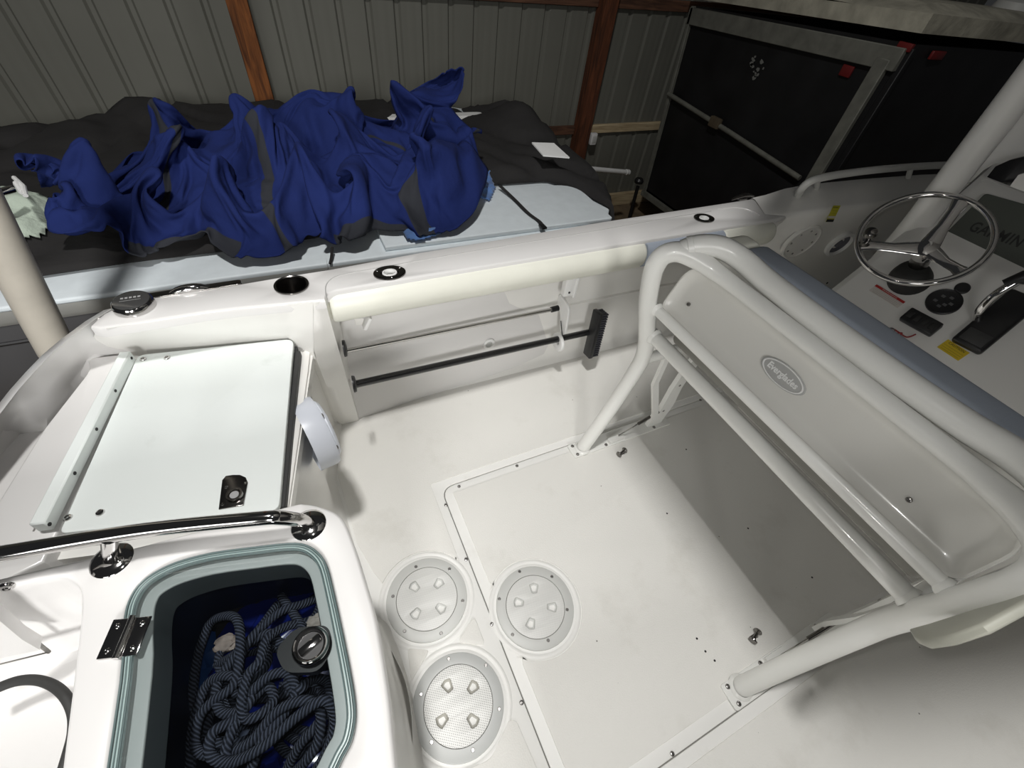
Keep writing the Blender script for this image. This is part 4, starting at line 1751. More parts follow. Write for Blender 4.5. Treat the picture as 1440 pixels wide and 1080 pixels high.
# hinge
hz = TZ + .0015
hp = frame(at_z(176, 896, hz + .002), at_z(196, 896, hz) - at_z(158, 900, hz), at_z(176, 870, hz) - at_z(172, 920, hz))
hg = MB()
hg.box((-.0135, 0, 0), (.024, .052, .003), bevel=.001)
hg.box((.0135, 0, 0), (.024, .052, .003), bevel=.001)
hg.v = [hp @ v for v in hg.v]
hgo = hg.build('hinge', CHR, lw)
mb = MB().tube([hp @ V((0, -.028, .003)), hp @ V((0, .028, .003))], .0042, 10)
mb.build('pin', CHR, hgo)
for sx in (-.016, .016):
    for sy in (-.016, .016):
        mb = MB().screw(hp @ V((sx, sy, .0015)), (0, 0, 1), .0045, .002)
        mb.build('screw', CHR, hgo)
# ring pull latch on the clear lid
rc = at_z(437, 908, TZ + .002)
rl = MB().lathe([(.0, .001), (.0185, .001), (.0195, .005), (.0205, .0085), (.0225, .0095), (.0245, .007), (.0265, .001), (.0265, -.001)], rc, seg=40).build('ring_latch', CHR, lw)
rl['label'] = 'polished steel ring pull latch on the clear lid'
MB().lathe([(0, .0016), (.0182, .0016)], rc, seg=36).build('dish', BLK, rl)
F2 = frame(rc + V((0, 0, .0045)), (.9, .35, 0), (-.35, .9, 0))
mb = MB().box((0, 0, 0), (.034, .013, .007), bevel=.003)
mb.v = [F2 @ v for v in mb.v]
mb.build('turn_grip', CHR, rl)
fl = [V((-.052, .0, 0)), V((-.03, .03, 0)), V((.02, .032, 0)), V((.034, .0, 0)), V((.02, -.032, 0)), V((-.03, -.03, 0))]
plate('latch_body', [rounded(fl, .014, 5)], -.034, -.012, BLK, rl, mtx=frame(rc, (.93, -.35, 0), (.35, .93, 0)) @ Matrix.Translation((-.004, 0, -.004)))

# port grab rail over the box edge
gr_ = thing('grab_rail', (-.3, .48, TZ), 'polished steel grab rail across the top of the rope well box', 'rail')
e0 = at_z(434, 737, TZ + .004)
rp_ = [e0, at_z(426, 733, TZ + .022), at_z(412, 730, TZ + .048), at_z(392, 728, TZ + .066), at_z(362, 729, TZ + .074), at_z(200, 746, TZ + .075), at_z(0, 779, TZ + .075),
       at_z(-150, 803, TZ + .075)]
MB().tube(path(rp_, 8), .0118, 20).build('tube', CHR, gr_)
for nm, c_, pts in (('end_flange', at_z(434, 738, TZ), [(433, 725), (445, 737), (428, 749)]), ('mid_flange', at_z(157, 787, TZ), [(155, 795), (170, 787), (143, 780)])):
    fo = MB().lathe([(0, .008), (.012, .008), (.022, .005), (.029, .0015), (.030, 0)], c_, seg=30).build(nm, CHR, gr_)
    for s_ in pts:
        MB().screw(at_z(*s_, TZ + .004), (0, 0, 1), .0055, .003).build('bolt', CHR, fo)
c_ = at_z(157, 787, TZ)
MB().tube([c_, at_z(155, 779, TZ + .02), at_z(154, 756, TZ + .075)], .011, 14).build('standoff', CHR, gr_)

# black hose loop in the basin
hs = [(-40, 985), (0, 966), (28, 957), (55, 957), (78, 966), (94, 982), (103, 1004), (103, 1030), (96, 1058), (88, 1085), (76, 1130)]
hp_ = path([at_z(x, y, .56 if i < 5 else .56 - (i - 5) * .012) for i, (x, y) in enumerate(hs)], 5)
o = MB().tube(hp_, .0078, 12).build('black_hose', BLKR)
tag(o, 'black rubber hose looping across the white basin left of the rope well', 'hose')

# ---- rope and clutter in the well
def rope_obj(name, ctrl, r, label=None, group=None, m=ROPE, parent=None):
    pts = path(ctrl, 7)
    mb = MB()
    mb.tube(pts, r, 10)
    o = mb.build(name, m, parent, smooth=80)
    me = o.data
    uvl = me.uv_layers.new(name='UVMap')
    n = len(pts)
    L = [0]
    for i in range(1, n):
        L.append(L[-1] + (pts[i] - pts[i - 1]).length)
    ring_of = {}
    for poly in me.polygons:
        idxs = list(poly.vertices)
        ks = [i % 10 for i in idxs]
        wrap = (0 in ks and 9 in ks)
        for li, vi in zip(poly.loop_indices, idxs):
            i, kk = divmod(vi, 10)
            if wrap and kk == 0:
                kk = 10
            if i < n:
                uvl.data[li].uv = (kk / 10 * 3.0, L[i] / .0105)
    if parent is None:
        tag(o, label, 'rope', group)
    return o


def rp(pts):
    return [at_z(x, y, z) for x, y, z in pts]


r1 = [(262, 1100, .42), (256, 1040, .44), (268, 1000, .46), (275, 940, .48), (285, 900, .50), (300, 872, .52), (330, 868, .55), (338, 900, .56), (330, 960, .56), (300, 985, .55),
      (280, 1010, .54), (275, 1050, .53), (300, 1062, .54), (350, 1045, .57), (390, 1000, .59), (430, 985, .60), (450, 1000, .59), (448, 1040, .57), (430, 1070, .55), (400, 1100, .5)]
rope_obj('dock_rope', rp(r1), .0080, 'thick navy braided dock rope lying in wide loops at the lower left of the well')
r2 = [(305, 935, .47), (330, 920, .50), (360, 890, .53), (395, 860, .54), (425, 850, .52), (450, 842, .5), (440, 870, .52), (400, 882, .55), (375, 900, .57), (365, 930, .58), (350, 948, .58),
      (340, 985, .58), (345, 1010, .57), (365, 1005, .57), (385, 985, .56), (375, 965, .56), (350, 990, .56), (330, 1020, .57), (318, 1055, .57), (320, 1090, .55)]
rope_obj('dock_rope', rp(r2), .0080, 'navy braided rope running from the well corner to the ring latch shadow')
r3 = [(270, 1060, .40), (290, 1010, .44), (310, 960, .47), (330, 930, .49), (352, 905, .5), (372, 905, .51), (375, 935, .52), (352, 955, .53), (335, 940, .53), (345, 910, .54), (368, 880, .53), (390, 850, .5)]
rope_obj('dock_rope', rp(r3), .0078, 'navy rope crossing the middle of the well toward the dark far corner')
r4 = [(400, 1090, .50), (420, 1050, .54), (445, 1020, .56), (465, 990, .55), (460, 960, .54), (440, 955, .56), (420, 970, .58), (405, 960, .57), (415, 940, .55), (445, 938, .54), (470, 935, .5)]
rope_obj('dock_rope', rp(r4), .0080, 'navy rope curling up under the right side of the clear lid')
r5 = [(268, 1090, .50), (272, 1020, .52), (290, 965, .53), (318, 950, .55), (345, 962, .56), (352, 985, .57), (330, 1012, .57), (300, 1030, .58), (296, 1062, .58), (325, 1072, .58), (370, 1050, .60),
      (415, 1010, .61), (455, 985, .62), (470, 1010, .60), (462, 1050, .58), (440, 1090, .55)]
rope_obj('dock_rope', rp(r5), .0080, 'topmost navy rope bight sweeping across the lower half of the well')
r6 = [(395, 838, .52), (412, 862, .53), (425, 885, .54), (418, 905, .54), (395, 905, .54), (378, 890, .53), (350, 905, .53), (325, 930, .53), (305, 965, .54), (310, 1000, .55), (335, 1000, .56), (352, 975, .57),
      (380, 950, .58), (405, 948, .58), (415, 975, .58), (395, 1010, .58), (370, 1040, .58), (350, 1090, .56)]
rope_obj('dock_rope', rp(r6), .0080, 'navy rope hanging down from the upper right corner of the well')
random.seed(11)
for q, lab in enumerate(('navy rope coil buried at the bottom of the heap under the lid', 'navy rope loops low at the front edge of the well',
                         'dark rope loop lying deep at the centre of the well', 'navy rope turns beside the right well wall')):
    cx, cy = [(330, 1010), (380, 1060), (360, 950), (430, 1010)][q]
    pts = []
    for k in range(16):
        a = k * 1.15 + q
        rr = 48 + 14 * math.sin(k * 1.7 + q)
        pts.append((min(478, max(250, cx + rr * math.cos(a) * 1.0)), cy + rr * math.sin(a) * .9, .40 + .07 * random.random() + .01 * q))
    rope_obj('dock_rope', rp(pts), .0076, lab)
# blue plastic bag and bits
def blob(name, c, rx, ry, rz, m, label, cat, seed):
    mb = MB()
    rows = []
    for i in range(13):
        th = PI * i / 12
        row = []
        for j in range(24):
            ph = 2 * PI * j / 24
            d = V((math.sin(th) * math.cos(ph), math.sin(th) * math.sin(ph), math.cos(th)))
            k = 1 + .35 * noise.noise(d * 2.3 + V((seed, 0, 0))) + .15 * noise.noise(d * 6 + V((seed, 3, 0)))
            row.append(c + V((d.x * rx, d.y * ry, d.z * rz)) * k)
        rows.append(row)
    mb.grid(rows, close_v=True)
    o = mb.build(name, m, smooth=25, weld=1e-5)
    return tag(o, label, cat)


BAG = mat('shiny_blue_plastic', srgb(20, 34, 110), .2, coat=.5)
blob('plastic_bag', at_z(395, 915, .40), .13, .12, .06, BAG, 'shiny royal blue plastic bag among the ropes near the ring latch', 'bag', 3)
blob('plastic_bag', at_z(440, 1060, .40), .10, .09, .055, BAG, 'shiny blue plastic bag at the bottom right of the well', 'bag', 9)
blob('fender', at_z(300, 930, .38), .09, .10, .05, mat('bright_blue', srgb(24, 66, 122), .4), 'bright blue vinyl float at the left of the rope heap', 'fender', 15)
blob('dark_cloth', at_z(360, 850, .39), .16, .09, .05, mat('dark_cloth', srgb(34, 32, 34), .9, var=.3), 'dark crumpled cloth in the far end of the well', 'cloth', 21)
o = blob('paper_wrapper', at_z(318, 905, .47), .022, .016, .008, mat('wrapper', srgb(176, 160, 150), .6, var=.4, vscale=60), 'small red and white wrapper lying left of the ropes', 'wrapper', 31)
o = blob('paper_wrapper', at_z(445, 873, .55), .018, .012, .006, mat('wrapper2', srgb(190, 180, 170), .6, var=.3, vscale=60), 'small pale wrapper just above the ring latch', 'wrapper', 33)
o = MB().box(at_z(467, 897, .56), (.012, .03, .02), bevel=.002).build('label_tag', PLW)
tag(o, 'small white tag at the right edge of the well beside the ring latch', 'tag')


# ------------------------------------------------------------------ deck plates
def deck_plate(cp, hpx, pockets, ringm, discm, label, R=.127, group=None, rot=None):
    t = thing('deck_plate', (cp.x, cp.y, -.004), label, 'hatch', group)
    z = -.004
    MB().lathe([(RC - .002, z), (RC - .006, z + .003), (RC - .012, z + .0035), (RC - .018, z + .001)], (cp.x, cp.y, 0), seg=56).build('moulded_lip', SMOOTH, t)
    MB().lathe([(R, z), (R - .001, z + .005), (R - .004, z + .0065), (.0965, z + .0065), (.0955, z + .002)], (cp.x, cp.y, 0), seg=56).build('ring', ringm, t)
    MB().lathe([(.0962, z + .001), (.0962, z + .0022), (.09, z + .0022)], (cp.x, cp.y, 0), seg=56).build('joint', SEAL, t)
    outl = [circ(cp.x, cp.y, .0945, 56)]
    pk = []
    for (px, py) in pockets:
        q_ = at_z(px, py, 0)
        d = V((q_.x - cp.x, q_.y - cp.y, 0))
        a = d.normalized()
        b = V((-a.y, a.x, 0))
        c = V((cp.x, cp.y, 0)) + a * .052
        poly = rounded([c + a * .014 + b * .016, c + a * .020, c + a * .014 - b * .016, c - a * .014 - b * .009, c - a * .014 + b * .009], .004, 3)
        outl.append(poly)
        pk.append(poly)
    plate('screw_lid', outl, z + .0005, z + .0068, discm, t, bevel=.0008)
    for poly in pk:
        rows = [[p + V((0, 0, z + .006)) for p in poly]]
        c = sum(poly, V((0, 0, 0))) / len(poly)
        rows.append([c + (p - c) * .82 + V((0, 0, z + .0005)) for p in poly])
        rows.append([c + (p - c) * .3 + V((0, 0, z - .0005)) for p in poly])
        mb = MB()
        mb.grid(rows, close_v=True)
        n = len(poly)
        mb.f.append([2 * n + i for i in range(n)])
        mb.build('finger_pocket', ringm if ringm is not PLG2 else mat('pocket_grey', (.40, .39, .35), .6), t)
    for p in hpx:
        MB().lathe([(0, .0012), (.004, .0012), (.0052, .0002)], at_z(*p, z + .0066), seg=10).build('screw', SCREW, t)
    return t


A_ = [(584.9, 796.8), (632.1, 800.1), (650.6, 844.7), (620.3, 890.6), (568.9, 887.5), (552.5, 838.5)]
B_ = [(730.6, 803.6), (776.1, 810.8), (797.6, 857.4), (770.8, 900.6), (720.8, 892.4), (702.1, 842.2)]
C_ = [(631, 926.2), (683.3, 935.3), (702, 997), (665, 1054.7), (607, 1043.5), (592.3, 976.3)]
deck_plate(PA, A_, [(586, 828), (620, 817), (618, 854), (582, 867)], PLG, DOTF,
           'round white deck access plate nearest the stern boxes, beside the cockpit corner')
deck_plate(PB_, B_, [(751, 829), (722.5, 846), (777, 854), (748, 871)], PLG, DOTF,
           'round white deck access plate on the screwed-down hatch panel')
deck_plate(PC, C_, [(626, 958.5), (664.5, 967), (628, 1007), (668.5, 1017)], PLG2, DOTS,
           'round deck access plate with grey ring and dimpled white lid, lowest of the three')
PD = at_z(1160, 640, 0)
deck_plate(PD, [(1090, 664), (1125, 695)], [(1150, 620), (1190, 650)], PLG, DOTF, 'round deck plate half hidden under the leaning post tubes')
# little drain fittings at the box foot
for p in [(549, 993.5), (560, 1061)]:
    MB().screw(at_z(*p, .02), (1, 0, .2), .006, .003).build('screw', SCREW, lw)
mb = MB()
mb.grid([[V((-.052 + .02 * math.sin(PI * k / 12), .36 - .020 * k, z)) for k in range(13)] for z in (.0, .05)])
mb.build('drain_cover', SMOOTH, lw)

# chrome bobbin fittings on the hatch
for (px, py), (ax), lab in (((874, 637), (1, .25, 0), 'small steel bobbin fitting on the deck near the far leaning post foot'),
                            ((1061, 895), (1, .35, 0), 'small steel bobbin fitting on the deck near the close leaning post foot')):
    c = at_z(px, py, .008)
    a = V(ax).normalized()
    o = MB().lathe([(0, -.022), (.012, -.022), (.0135, -.018), (.006, -.012), (.0048, 0), (.006, .012), (.0135, .018), (.012, .022), (0, .022)], c + V((0, 0, .005)), a, 20)
    o = o.build('deck_fitting', CHRD)
    tag(o, lab, 'fitting')
    MB().box(c + V((0, 0, -.005)), (.03, .014, .006), bevel=.002).build('foot', CHR, o)


# ------------------------------------------------------------------ gunwale hardware
def rod_holder(px, py, label, z=ZT, tilt=(.25, 0, 1), cap=False, el=1.3, R=.030):
    c = at_z(px, py, z + .001)
    t = thing('rod_holder', c, label, 'rod holder')
    Mx = Matrix.Diagonal((el, 1, 1))
    mb = MB().lathe([(R + .008, 0), (R + .0075, .003), (R + .004, .0045), (.021, .003), (.019, -.002), (.019, -.10), (0, -.10)], (0, 0, 0), seg=36)
    mb.v = [c + Mx @ v for v in mb.v]
    mb.build('flange', CHRD, t)
    mb = MB().lathe([(.0185, .001), (.0175, .004), (.0145, .004), (.0135, -.01)], (0, 0, 0), seg=30)
    mb.v = [c + Matrix.Diagonal((el * .95, 1, 1)) @ v for v in mb.v]
    mb.build('liner', PLW, t)
    mb = MB().lathe([(0, -.012), (.0145, -.012)], (0, 0, 0), seg=30)
    mb.v = [c + Matrix.Diagonal((el * .95, 1, 1)) @ v for v in mb.v]
    mb.build('liner_plug', PLG, t)
    for k in range(3):
        a = k * 2 * PI / 3 + .5
        MB().screw(c + V((el * (R + .001) * math.cos(a), (R + .001) * math.sin(a), .004)), (0, 0, 1), .004, .0015).build('screw', CHR, t)
    return t


rod_holder(548, 384, 'steel gunwale rod holder nearest the stern cup holder')
rod_holder(990, 307, 'steel gunwale rod holder above the leaning post')
rod_holder(1111, 282, 'steel gunwale rod holder at the foot of the bow rail', z=.735)
rod_holder(1154, 272, 'foremost steel rod holder beside the bow rail', z=.765)
# cup holder
c = at_z(410, 401, ZT + .001)
t = thing('cup_holder', c, 'dark recessed steel cup holder in the gunwale top', 'cup holder')
MB().lathe([(.047, 0), (.0465, .003), (.043, .004), (.040, .002), (.038, -.07), (.034, -.075), (0, -.075)], c, seg=40).build('cup', CHRD, t)
MB().box(c + V((0, 0, -.071)), (.06, .003, .003)).build('drain_rib', CHR, t)
# cleat in its notch
ca_, cb_ = at_z(236, 416, ZT - .008), at_z(300, 406, ZT - .008)
t = thing('pop_up_cleat', (ca_ + cb_) / 2, 'polished pull-up cleat in the gunwale outer edge between cap and cup holder', 'cleat')
mb = MB()
pts = [ca_.lerp(cb_, k / 8) for k in range(9)]
mb.tube([p + V((0, .0, .012 * math.sin(PI * k / 8))) for k, p in enumerate(pts)], [.004, .009, .012, .013, .013, .013, .012, .009, .004], 14)
mb.build('horn', CHR, t)
mb = MB()
cc = (ca_ + cb_) / 2 + V((0, 0, -.004))
dd = (cb_ - ca_).normalized()
pl_ = rounded([cc - dd * .125 + V((0, -.012, 0)), cc + dd * .125 + V((0, -.012, 0)), cc + dd * .125 + V((0, .012, 0)), cc - dd * .125 + V((0, .012, 0))], .011, 5)
plate('base', [[V((p.x, p.y, 0)) for p in pl_]], ZT - .02, ZT + .0015, CHRD, t, bevel=.001)
# small horn cleat on the outboard edge forward
fa_, fb_ = at_z(1028, 281, ZT + .006), at_z(1060, 276, ZT + .008)
o = MB().tube([fa_.lerp(fb_, k / 6) + V((0, 0, .012 * math.sin(PI * k / 6))) for k in range(7)], [.005, .008, .010, .010, .010, .008, .005], 10).build('horn_cleat', CHRD)
tag(o, 'dark steel horn cleat on the outer gunwale edge short of the bow rail', 'cleat')
MB().box(fa_.lerp(fb_, .5) + V((0, 0, -.004)), (.05, .02, .012), bevel=.003).build('foot', CHRD, o)
# gunwale filler: chrome puck
c = at_z(190, 431, ZT + .001)
t = thing('gunwale_filler', c, 'round polished cap standing proud at the aft end of the gunwale', 'cap')
MB().lathe([(.046, 0), (.046, .008), (.043, .018), (.041, .020), (.040, .018)], c, seg=40).build('collar', CHR, t)
MB().lathe([(.040, .016), (.040, .021), (.036, .0235), (0, .024)], c, seg=40).build('top', mat('smoked_top', (.05, .05, .05), .12, coat=.6), t)
for k in range(5):
    MB().box(c + V((-.018 + k * .009, .006, .0243)), (.006, .006, .0004)).build('engraved_mark', mat('letter_grey%d' % k, (.35, .35, .35), .4), t)
MB().box(c + V((0, -.006, .0243)), (.045, .001, .0004)).build('engraved_mark', mat('letter_grey_line', (.3, .3, .3), .4), t)

# ------------------------------------------------------------------ rods and deck brush held along the port wall
def disc_grommet(px, py, label):
    p = at_x(px, py, .047)
    o = MB().lathe([(.012, .004), (.014, .007), (.026, .005), (.028, 0), (.028, -.004)], p, (1, -.12, 0), 26)
    o = o.build('holder_grommet', BLK)
    tag(o, label, 'grommet')
    MB().lathe([(0, .001), (.013, .001)], p, (1, -.12, 0), 20).build('socket', HOLE, o)
    return p


g1 = disc_grommet(484.5, 490, 'upper black round socket in the stern post holding the steel pole')
g2 = disc_grommet(498, 540, 'lower black round socket in the stern post holding the brush pole')
YH = 1.215
h0 = at_y(497, 541, YH - .01)
h1 = at_y(833, 466, YH)
br = thing('deck_brush', h0, 'deck brush with black handle and dark bristle head along the port wall', 'brush')
MB().tube([h0, h1], .0145, 14).build('handle', mat('brush_handle', (.012, .012, .013), .25, coat=.5), br)
MB().tube([h0, h0.lerp(h1, .13)], .0105, 14).build('handle_ferrule', CHRD, br)
hd0, hd1 = at_y(842, 438, YH - .01), at_y(827, 500, YH - .04)
ax = (hd1 - hd0)
Fh = frame((hd0 + hd1) / 2, ax, (1, 0, 0))
mb = MB()
mb.box((0, -.002, 0), (ax.length, .022, .055), bevel=.004)
mb.v = [Fh @ v for v in mb.v]
mb.build('head_block', BLK, br)
mb = MB()
for i in range(19):
    for j in range(4):
        c = V((-ax.length / 2 + .010 + i * (ax.length - .02) / 18, .022, -.021 + j * .014))
        mb.box(c + V((0, 0, 0)), (.0062, .034, .010))
mb.v = [Fh @ v for v in mb.v]
o = mb.build('bristles', BRIS, br, smooth=0)
o['kind'] = 'stuff'
s0 = at_y(484, 494, 1.25)
s1 = at_y(775, 435.5, 1.25)
gf = thing('gaff_pole', s0, 'slim polished steel pole with black tip racked above the brush', 'pole')
MB().tube([s0, s1], .0085, 12).build('shaft', CHR, gf)
MB().tube([s1, at_y(785, 433, 1.25)], .0125, 12).build('tip', BLK, gf)
# white rod racks: a hanging paddle and a hoop
rk = thing('pole_rack', at_y(790, 432, 1.28), 'white plastic paddle-shaped rack holding the steel pole', 'rack')


def blade(px, name, parent, y=1.22, th=.010, m=PLW, r=.010):
    pts = [at_y(x, z, y) for x, z in px]
    xm = sum(p.x for p in pts) / len(pts)
    mt = Matrix(((0, 0, 1, xm), (1, 0, 0, 0), (0, 1, 0, 0), (0, 0, 0, 1)))
    poly = [V((yy, zz, 0)) for yy, zz in []]
    return pts


def yz_plate(name, poly, x0, th, m, parent, bevel=.003):
    """poly of (y,z) in a plane of constant x"""
    mt = Matrix(((0, 0, 1, x0), (1, 0, 0, 0), (0, 1, 0, 0), (0, 0, 0, 1)))
    return plate(name, [[V((a, b, 0)) for a, b in poly]] if not isinstance(poly[0], list) else [[V((a, b, 0)) for a, b in pl] for pl in poly], -th / 2, th / 2, m,
                 parent, bevel=bevel, mtx=mt)


xr_ = at_y(795, 440, 1.24).x
zc = at_y(795, 440, 1.24).z
pad_ = rounded([V((1.31, zc + .055, 0)), V((1.235, zc + .05, 0)), V((1.215, zc + .03, 0)), V((1.20, zc - .09, 0)), V((1.225, zc - .115, 0)), V((1.245, zc - .10, 0)), V((1.27, zc - .02, 0)),
                V((1.31, zc - .005, 0))], .012, 5)
yz_plate('paddle', [(p.x, p.y) for p in pad_], xr_, .012, PLW, rk)
hoop = thing('pole_rack', at_y(786, 483, 1.25), 'round white hooped rack gripping the brush handle', 'rack')
hc = at_y(785, 481, YH)
pl1 = [(hc.y + .045 * math.cos(a), hc.z + .045 * math.sin(a)) for a in [k * 2 * PI / 28 for k in range(28)]]
pl1 = [(min(a, 1.31), b) for a, b in pl1]
pl2 = [(hc.y + .0145 * math.cos(a), hc.z + .004 + .0145 * math.sin(a)) for a in [k * 2 * PI / 16 for k in range(16)]]
yz_plate('hoop', [pl1, pl2], hc.x, .014, PLW, hoop)
pa_ = [hc + V((.008, .028, .10)), hc + V((.008, .0, .055)), hc + V((.008, -.022, .022)), hc + V((.009, .005, .0)), hc + V((.009, -.012, -.034))]
MB().tube(path(pa_, 4), .0022, 6).build('bungee', BLK, hoop)
pa_ = [V((xr_ + .0, 1.27, zc + .10)), V((xr_, 1.262, zc + .06))]
rkc = at_y(800, 400, 1.24)
mb = MB().box(rkc, (.05, .03, .10), bevel=.004)
o = mb.build('rack_block', PLW)
tag(o, 'white mounting block under the coaming above the racks', 'bracket')
MB().screw(rkc + V((.0, -.016, -.03)), (0, -1, 0), .005, .002).build('screw', HOLE, o)
MB().box(rkc + V((.028, -.012, 0)), (.012, .014, .12), bevel=.002).build('flange', PLW, o)
o = MB().box(at_y(516, 453, 1.20), (.012, .03, .05), Matrix.Rotation(.5, 3, 'Y'), bevel=.003).build('coaming_bracket', PLW)
tag(o, 'small white bracket under the aft end of the coaming bolster', 'bracket')
MB().box(at_y(505, 450, 1.27), (.03, .006, .04), bevel=.002).build('back_plate', GEL, o)
# round drain/outlet on the wall
c = at_y(687.5, 483.5, 1.298)
o = thing('wall_outlet', c, 'small round white outlet fitting in the middle of the port wall', 'outlet')
MB().lathe([(.029, -.002), (.028, .004), (.025, .006), (.017, .006), (.0155, .003)], c, (0, -1, 0), 30).build('ring', PLW, o)
MB().lathe([(.0155, .002), (.0145, .004), (.008, .002), (0, .002)], c, (0, -1, 0), 24).build('plug', PLG2, o)
for p in [(840, 500)]:
    pass

# ------------------------------------------------------------------ leaning post
lp_ = thing('leaning_post', (1.0, .305, 0), 'white tube-framed leaning post seat with padded top and moulded back panel', 'seat')
YF, YN = .772, -.152
TR_ = .0275
prof = [(.868, .002), (.905, .12), (.948, .27), (.985, .44), (.990, .50), (.975, .575), (.940, .665), (.905, .755), (.884, .830), (.876, .885), (.893, .935)]


def fr(y, s=1):
    base = [V((x, y, z)) for x, z in prof[:-1]]
    # bend inboard; the hoop runs across just above the back panel
    base += [V((.886, y - s * .006, .922)), V((.912, y - s * .028, .940)), V((.944, y - s * .066, .936)), V((.972, y - s * .115, .924)), V((.990, y - s * .19, .915)),
             V((.995, y - s * .28, .912))]
    return base


farf = fr(YF, 1)
nearf = fr(YN, -1)
top = farf + [V((.995, .31, .912))] + nearf[::-1]
tpth = path(top, 5)
MB().tube(tpth, [TR_ - .0065 * max(0, min(1, (min(YF - p.y, p.y - YN) - .05) / .12)) for p in tpth], 18).build('frame_tube', POWD, lp_)
bar_ = [V((.922, .742, .944)), V((.950, .722, .966)), V((.990, .685, .975)), V((1.018, .63, .966)), V((1.028, .55, .953))]
bar2 = [V((p.x, .62 - p.y, p.z)) for p in bar_][::-1]
MB().tube(path(bar_ + [V((1.028, .43, .949)), V((1.028, .31, .948)), V((1.028, .19, .949))] + bar2, 5), .0285, 18).build('grab_bar', POWD, lp_)
for cc, s in ((V((.936, .733, .956)), 1), (V((.936, -.113, .956)), -1)):
    MB().lathe([(.029, -.008), (.0308, -.007), (.0308, .007), (.029, .008)], cc, (.8, -s * .55, .5), 24).build('collar', POWD, lp_)
for x, z, r, nm in ((.969, .622, .0225, 'cross_tube'), (.926, .742, .0165, 'cross_tube')):
    MB().tube([V((x, YF, z)), V((x, YN, z))], r, 16).build(nm, POWD, lp_)
    for y, s in ((YF, -1), (YN, 1)):
        MB().lathe([(r + .006, 0), (r + .004, .006), (r, .012)], V((x, y + s * (TR_ - .002), z)), (0, s, 0), 18).build('weld_collar', POWD, lp_)
# back panel: shallow tray with rolled rim, badge and screws
p_bot = V((.938, .31, .752))
p_top = V((.988, .31, .896))
Fp = frame((p_bot + p_top) / 2, (0, -1, 0), p_top - p_bot)
PW, PH = .865, (p_top - p_bot).length


def pan_outline(w, h, r):
    return rounded([V((-w / 2, -h / 2, 0)), V((w / 2, -h / 2, 0)), V((w / 2, h / 2, 0)), V((-w / 2, h / 2, 0))], [r * .45, r * .55, r, r], 8)


rows = []
for w, h, r, z in ((PW + .012, PH + .012, .07, -.03), (PW + .012, PH + .012, .07, .000), (PW + .008, PH + .008, .068, .004), (PW, PH, .062, .004), (PW - .006, PH - .006, .06, .000),
                   (PW - .018, PH - .018, .056, -.006), (PW - .042, PH - .042, .05, -.014), (PW - .060, PH - .060, .045, -.016)):
    rows.append([Fp @ (p + V((0, 0, z))) for p in pan_outline(w, h, r)])
mb = MB()
mb.grid(rows, close_v=True)
n_ = len(rows[0])
mb.f.append([(len(rows) - 1) * n_ + i for i in range(n_)])
mb.f.append([i for i in range(n_)][::-1])
bp = mb.build('back_panel', PANL, lp_, smooth=50)
# badge
bc = at_plane(1101.5, 528, Fp @ V((0, 0, -.016)), Fp.to_3x3() @ V((0, 0, 1)))
Fb = frame(bc, (0, -1, 0), p_top - p_bot)
el = [V((.064 * math.cos(a), .0265 * math.sin(a), 0)) for a in [k * 2 * PI / 40 for k in range(40)]]
el2 = [p * .92 for p in el]
el3 = [V((p.x * .86, p.y * .82, 0)) for p in el]
bdg = plate('badge', [el], 0, .005, BADGE, bp, bevel=.0015, mtx=Fb)
bdg['label'] = 'oval grey badge with raised white maker lettering'
plate('badge_rim', [el2, el3], .0045, .0068, PLW, bdg, bevel=.0006, mtx=Fb)


def lettering(body, size, mtx, m, parent, ext=.0005, width=None, bold=0, spacing=1.0):
    """lettering is a sub-part: it hangs from the part's own thing when the part is already one level down"""
    return link_mesh('lettering', text_mesh(body, size, mtx, ext, bold, spacing, width), m, parent, smooth=0)


lettering('Everglades', .022, Fb @ Matrix.Translation((0, .001, .0052)), PLW, bp, ext=.0012, width=.086, bold=.0006)
for px, py in ((968, 428), (1278, 703)):
    c = at_plane(px, py, Fp @ V((0, 0, -.012)), Fp.to_3x3() @ V((0, 0, 1)))
    MB().screw(c, Fp.to_3x3() @ V((0, 0, 1)), .006, .003).build('screw', SCREW, bp)
# cushion behind the top bar: cream ends, blue grey body
def cushion(x0, x1, z0, z1, ya, yb, name, m, r=.03, label=None):
    pr_ = rounded([V((x0, z0, 0)), V((x1, z0, 0)), V((x1, z1, 0)), V((x0, z1, 0))], [r * .6, r, r, r * .8], 6)
    rows = []
    ysz = [ya, ya - .004, ya - .014] + [ya - .014 + (yb + .028 - ya) * k / 4 for k in range(1, 4)] + [yb + .014, yb + .004, yb]
    cx, cz = (x0 + x1) / 2, (z0 + z1) / 2
    for i, y in enumerate(ysz):
        s_ = {0: .9, 1: .97, 2: 1.0}.get(min(i, len(ysz) - 1 - i), 1.0)
        rows.append([V((cx + (p.x - cx) * s_, y, cz + (p.y - cz) * s_)) for p in pr_])
    mb = MB()
    mb.grid(rows, close_v=True)
    n = len(pr_)
    mb.f.append(list(range(n)))
    mb.f.append([(len(rows) - 1) * n + i for i in range(n)][::-1])
    o = mb.build(name, m, lp_, smooth=50)
    if label:
        o['label'] = label
    return o


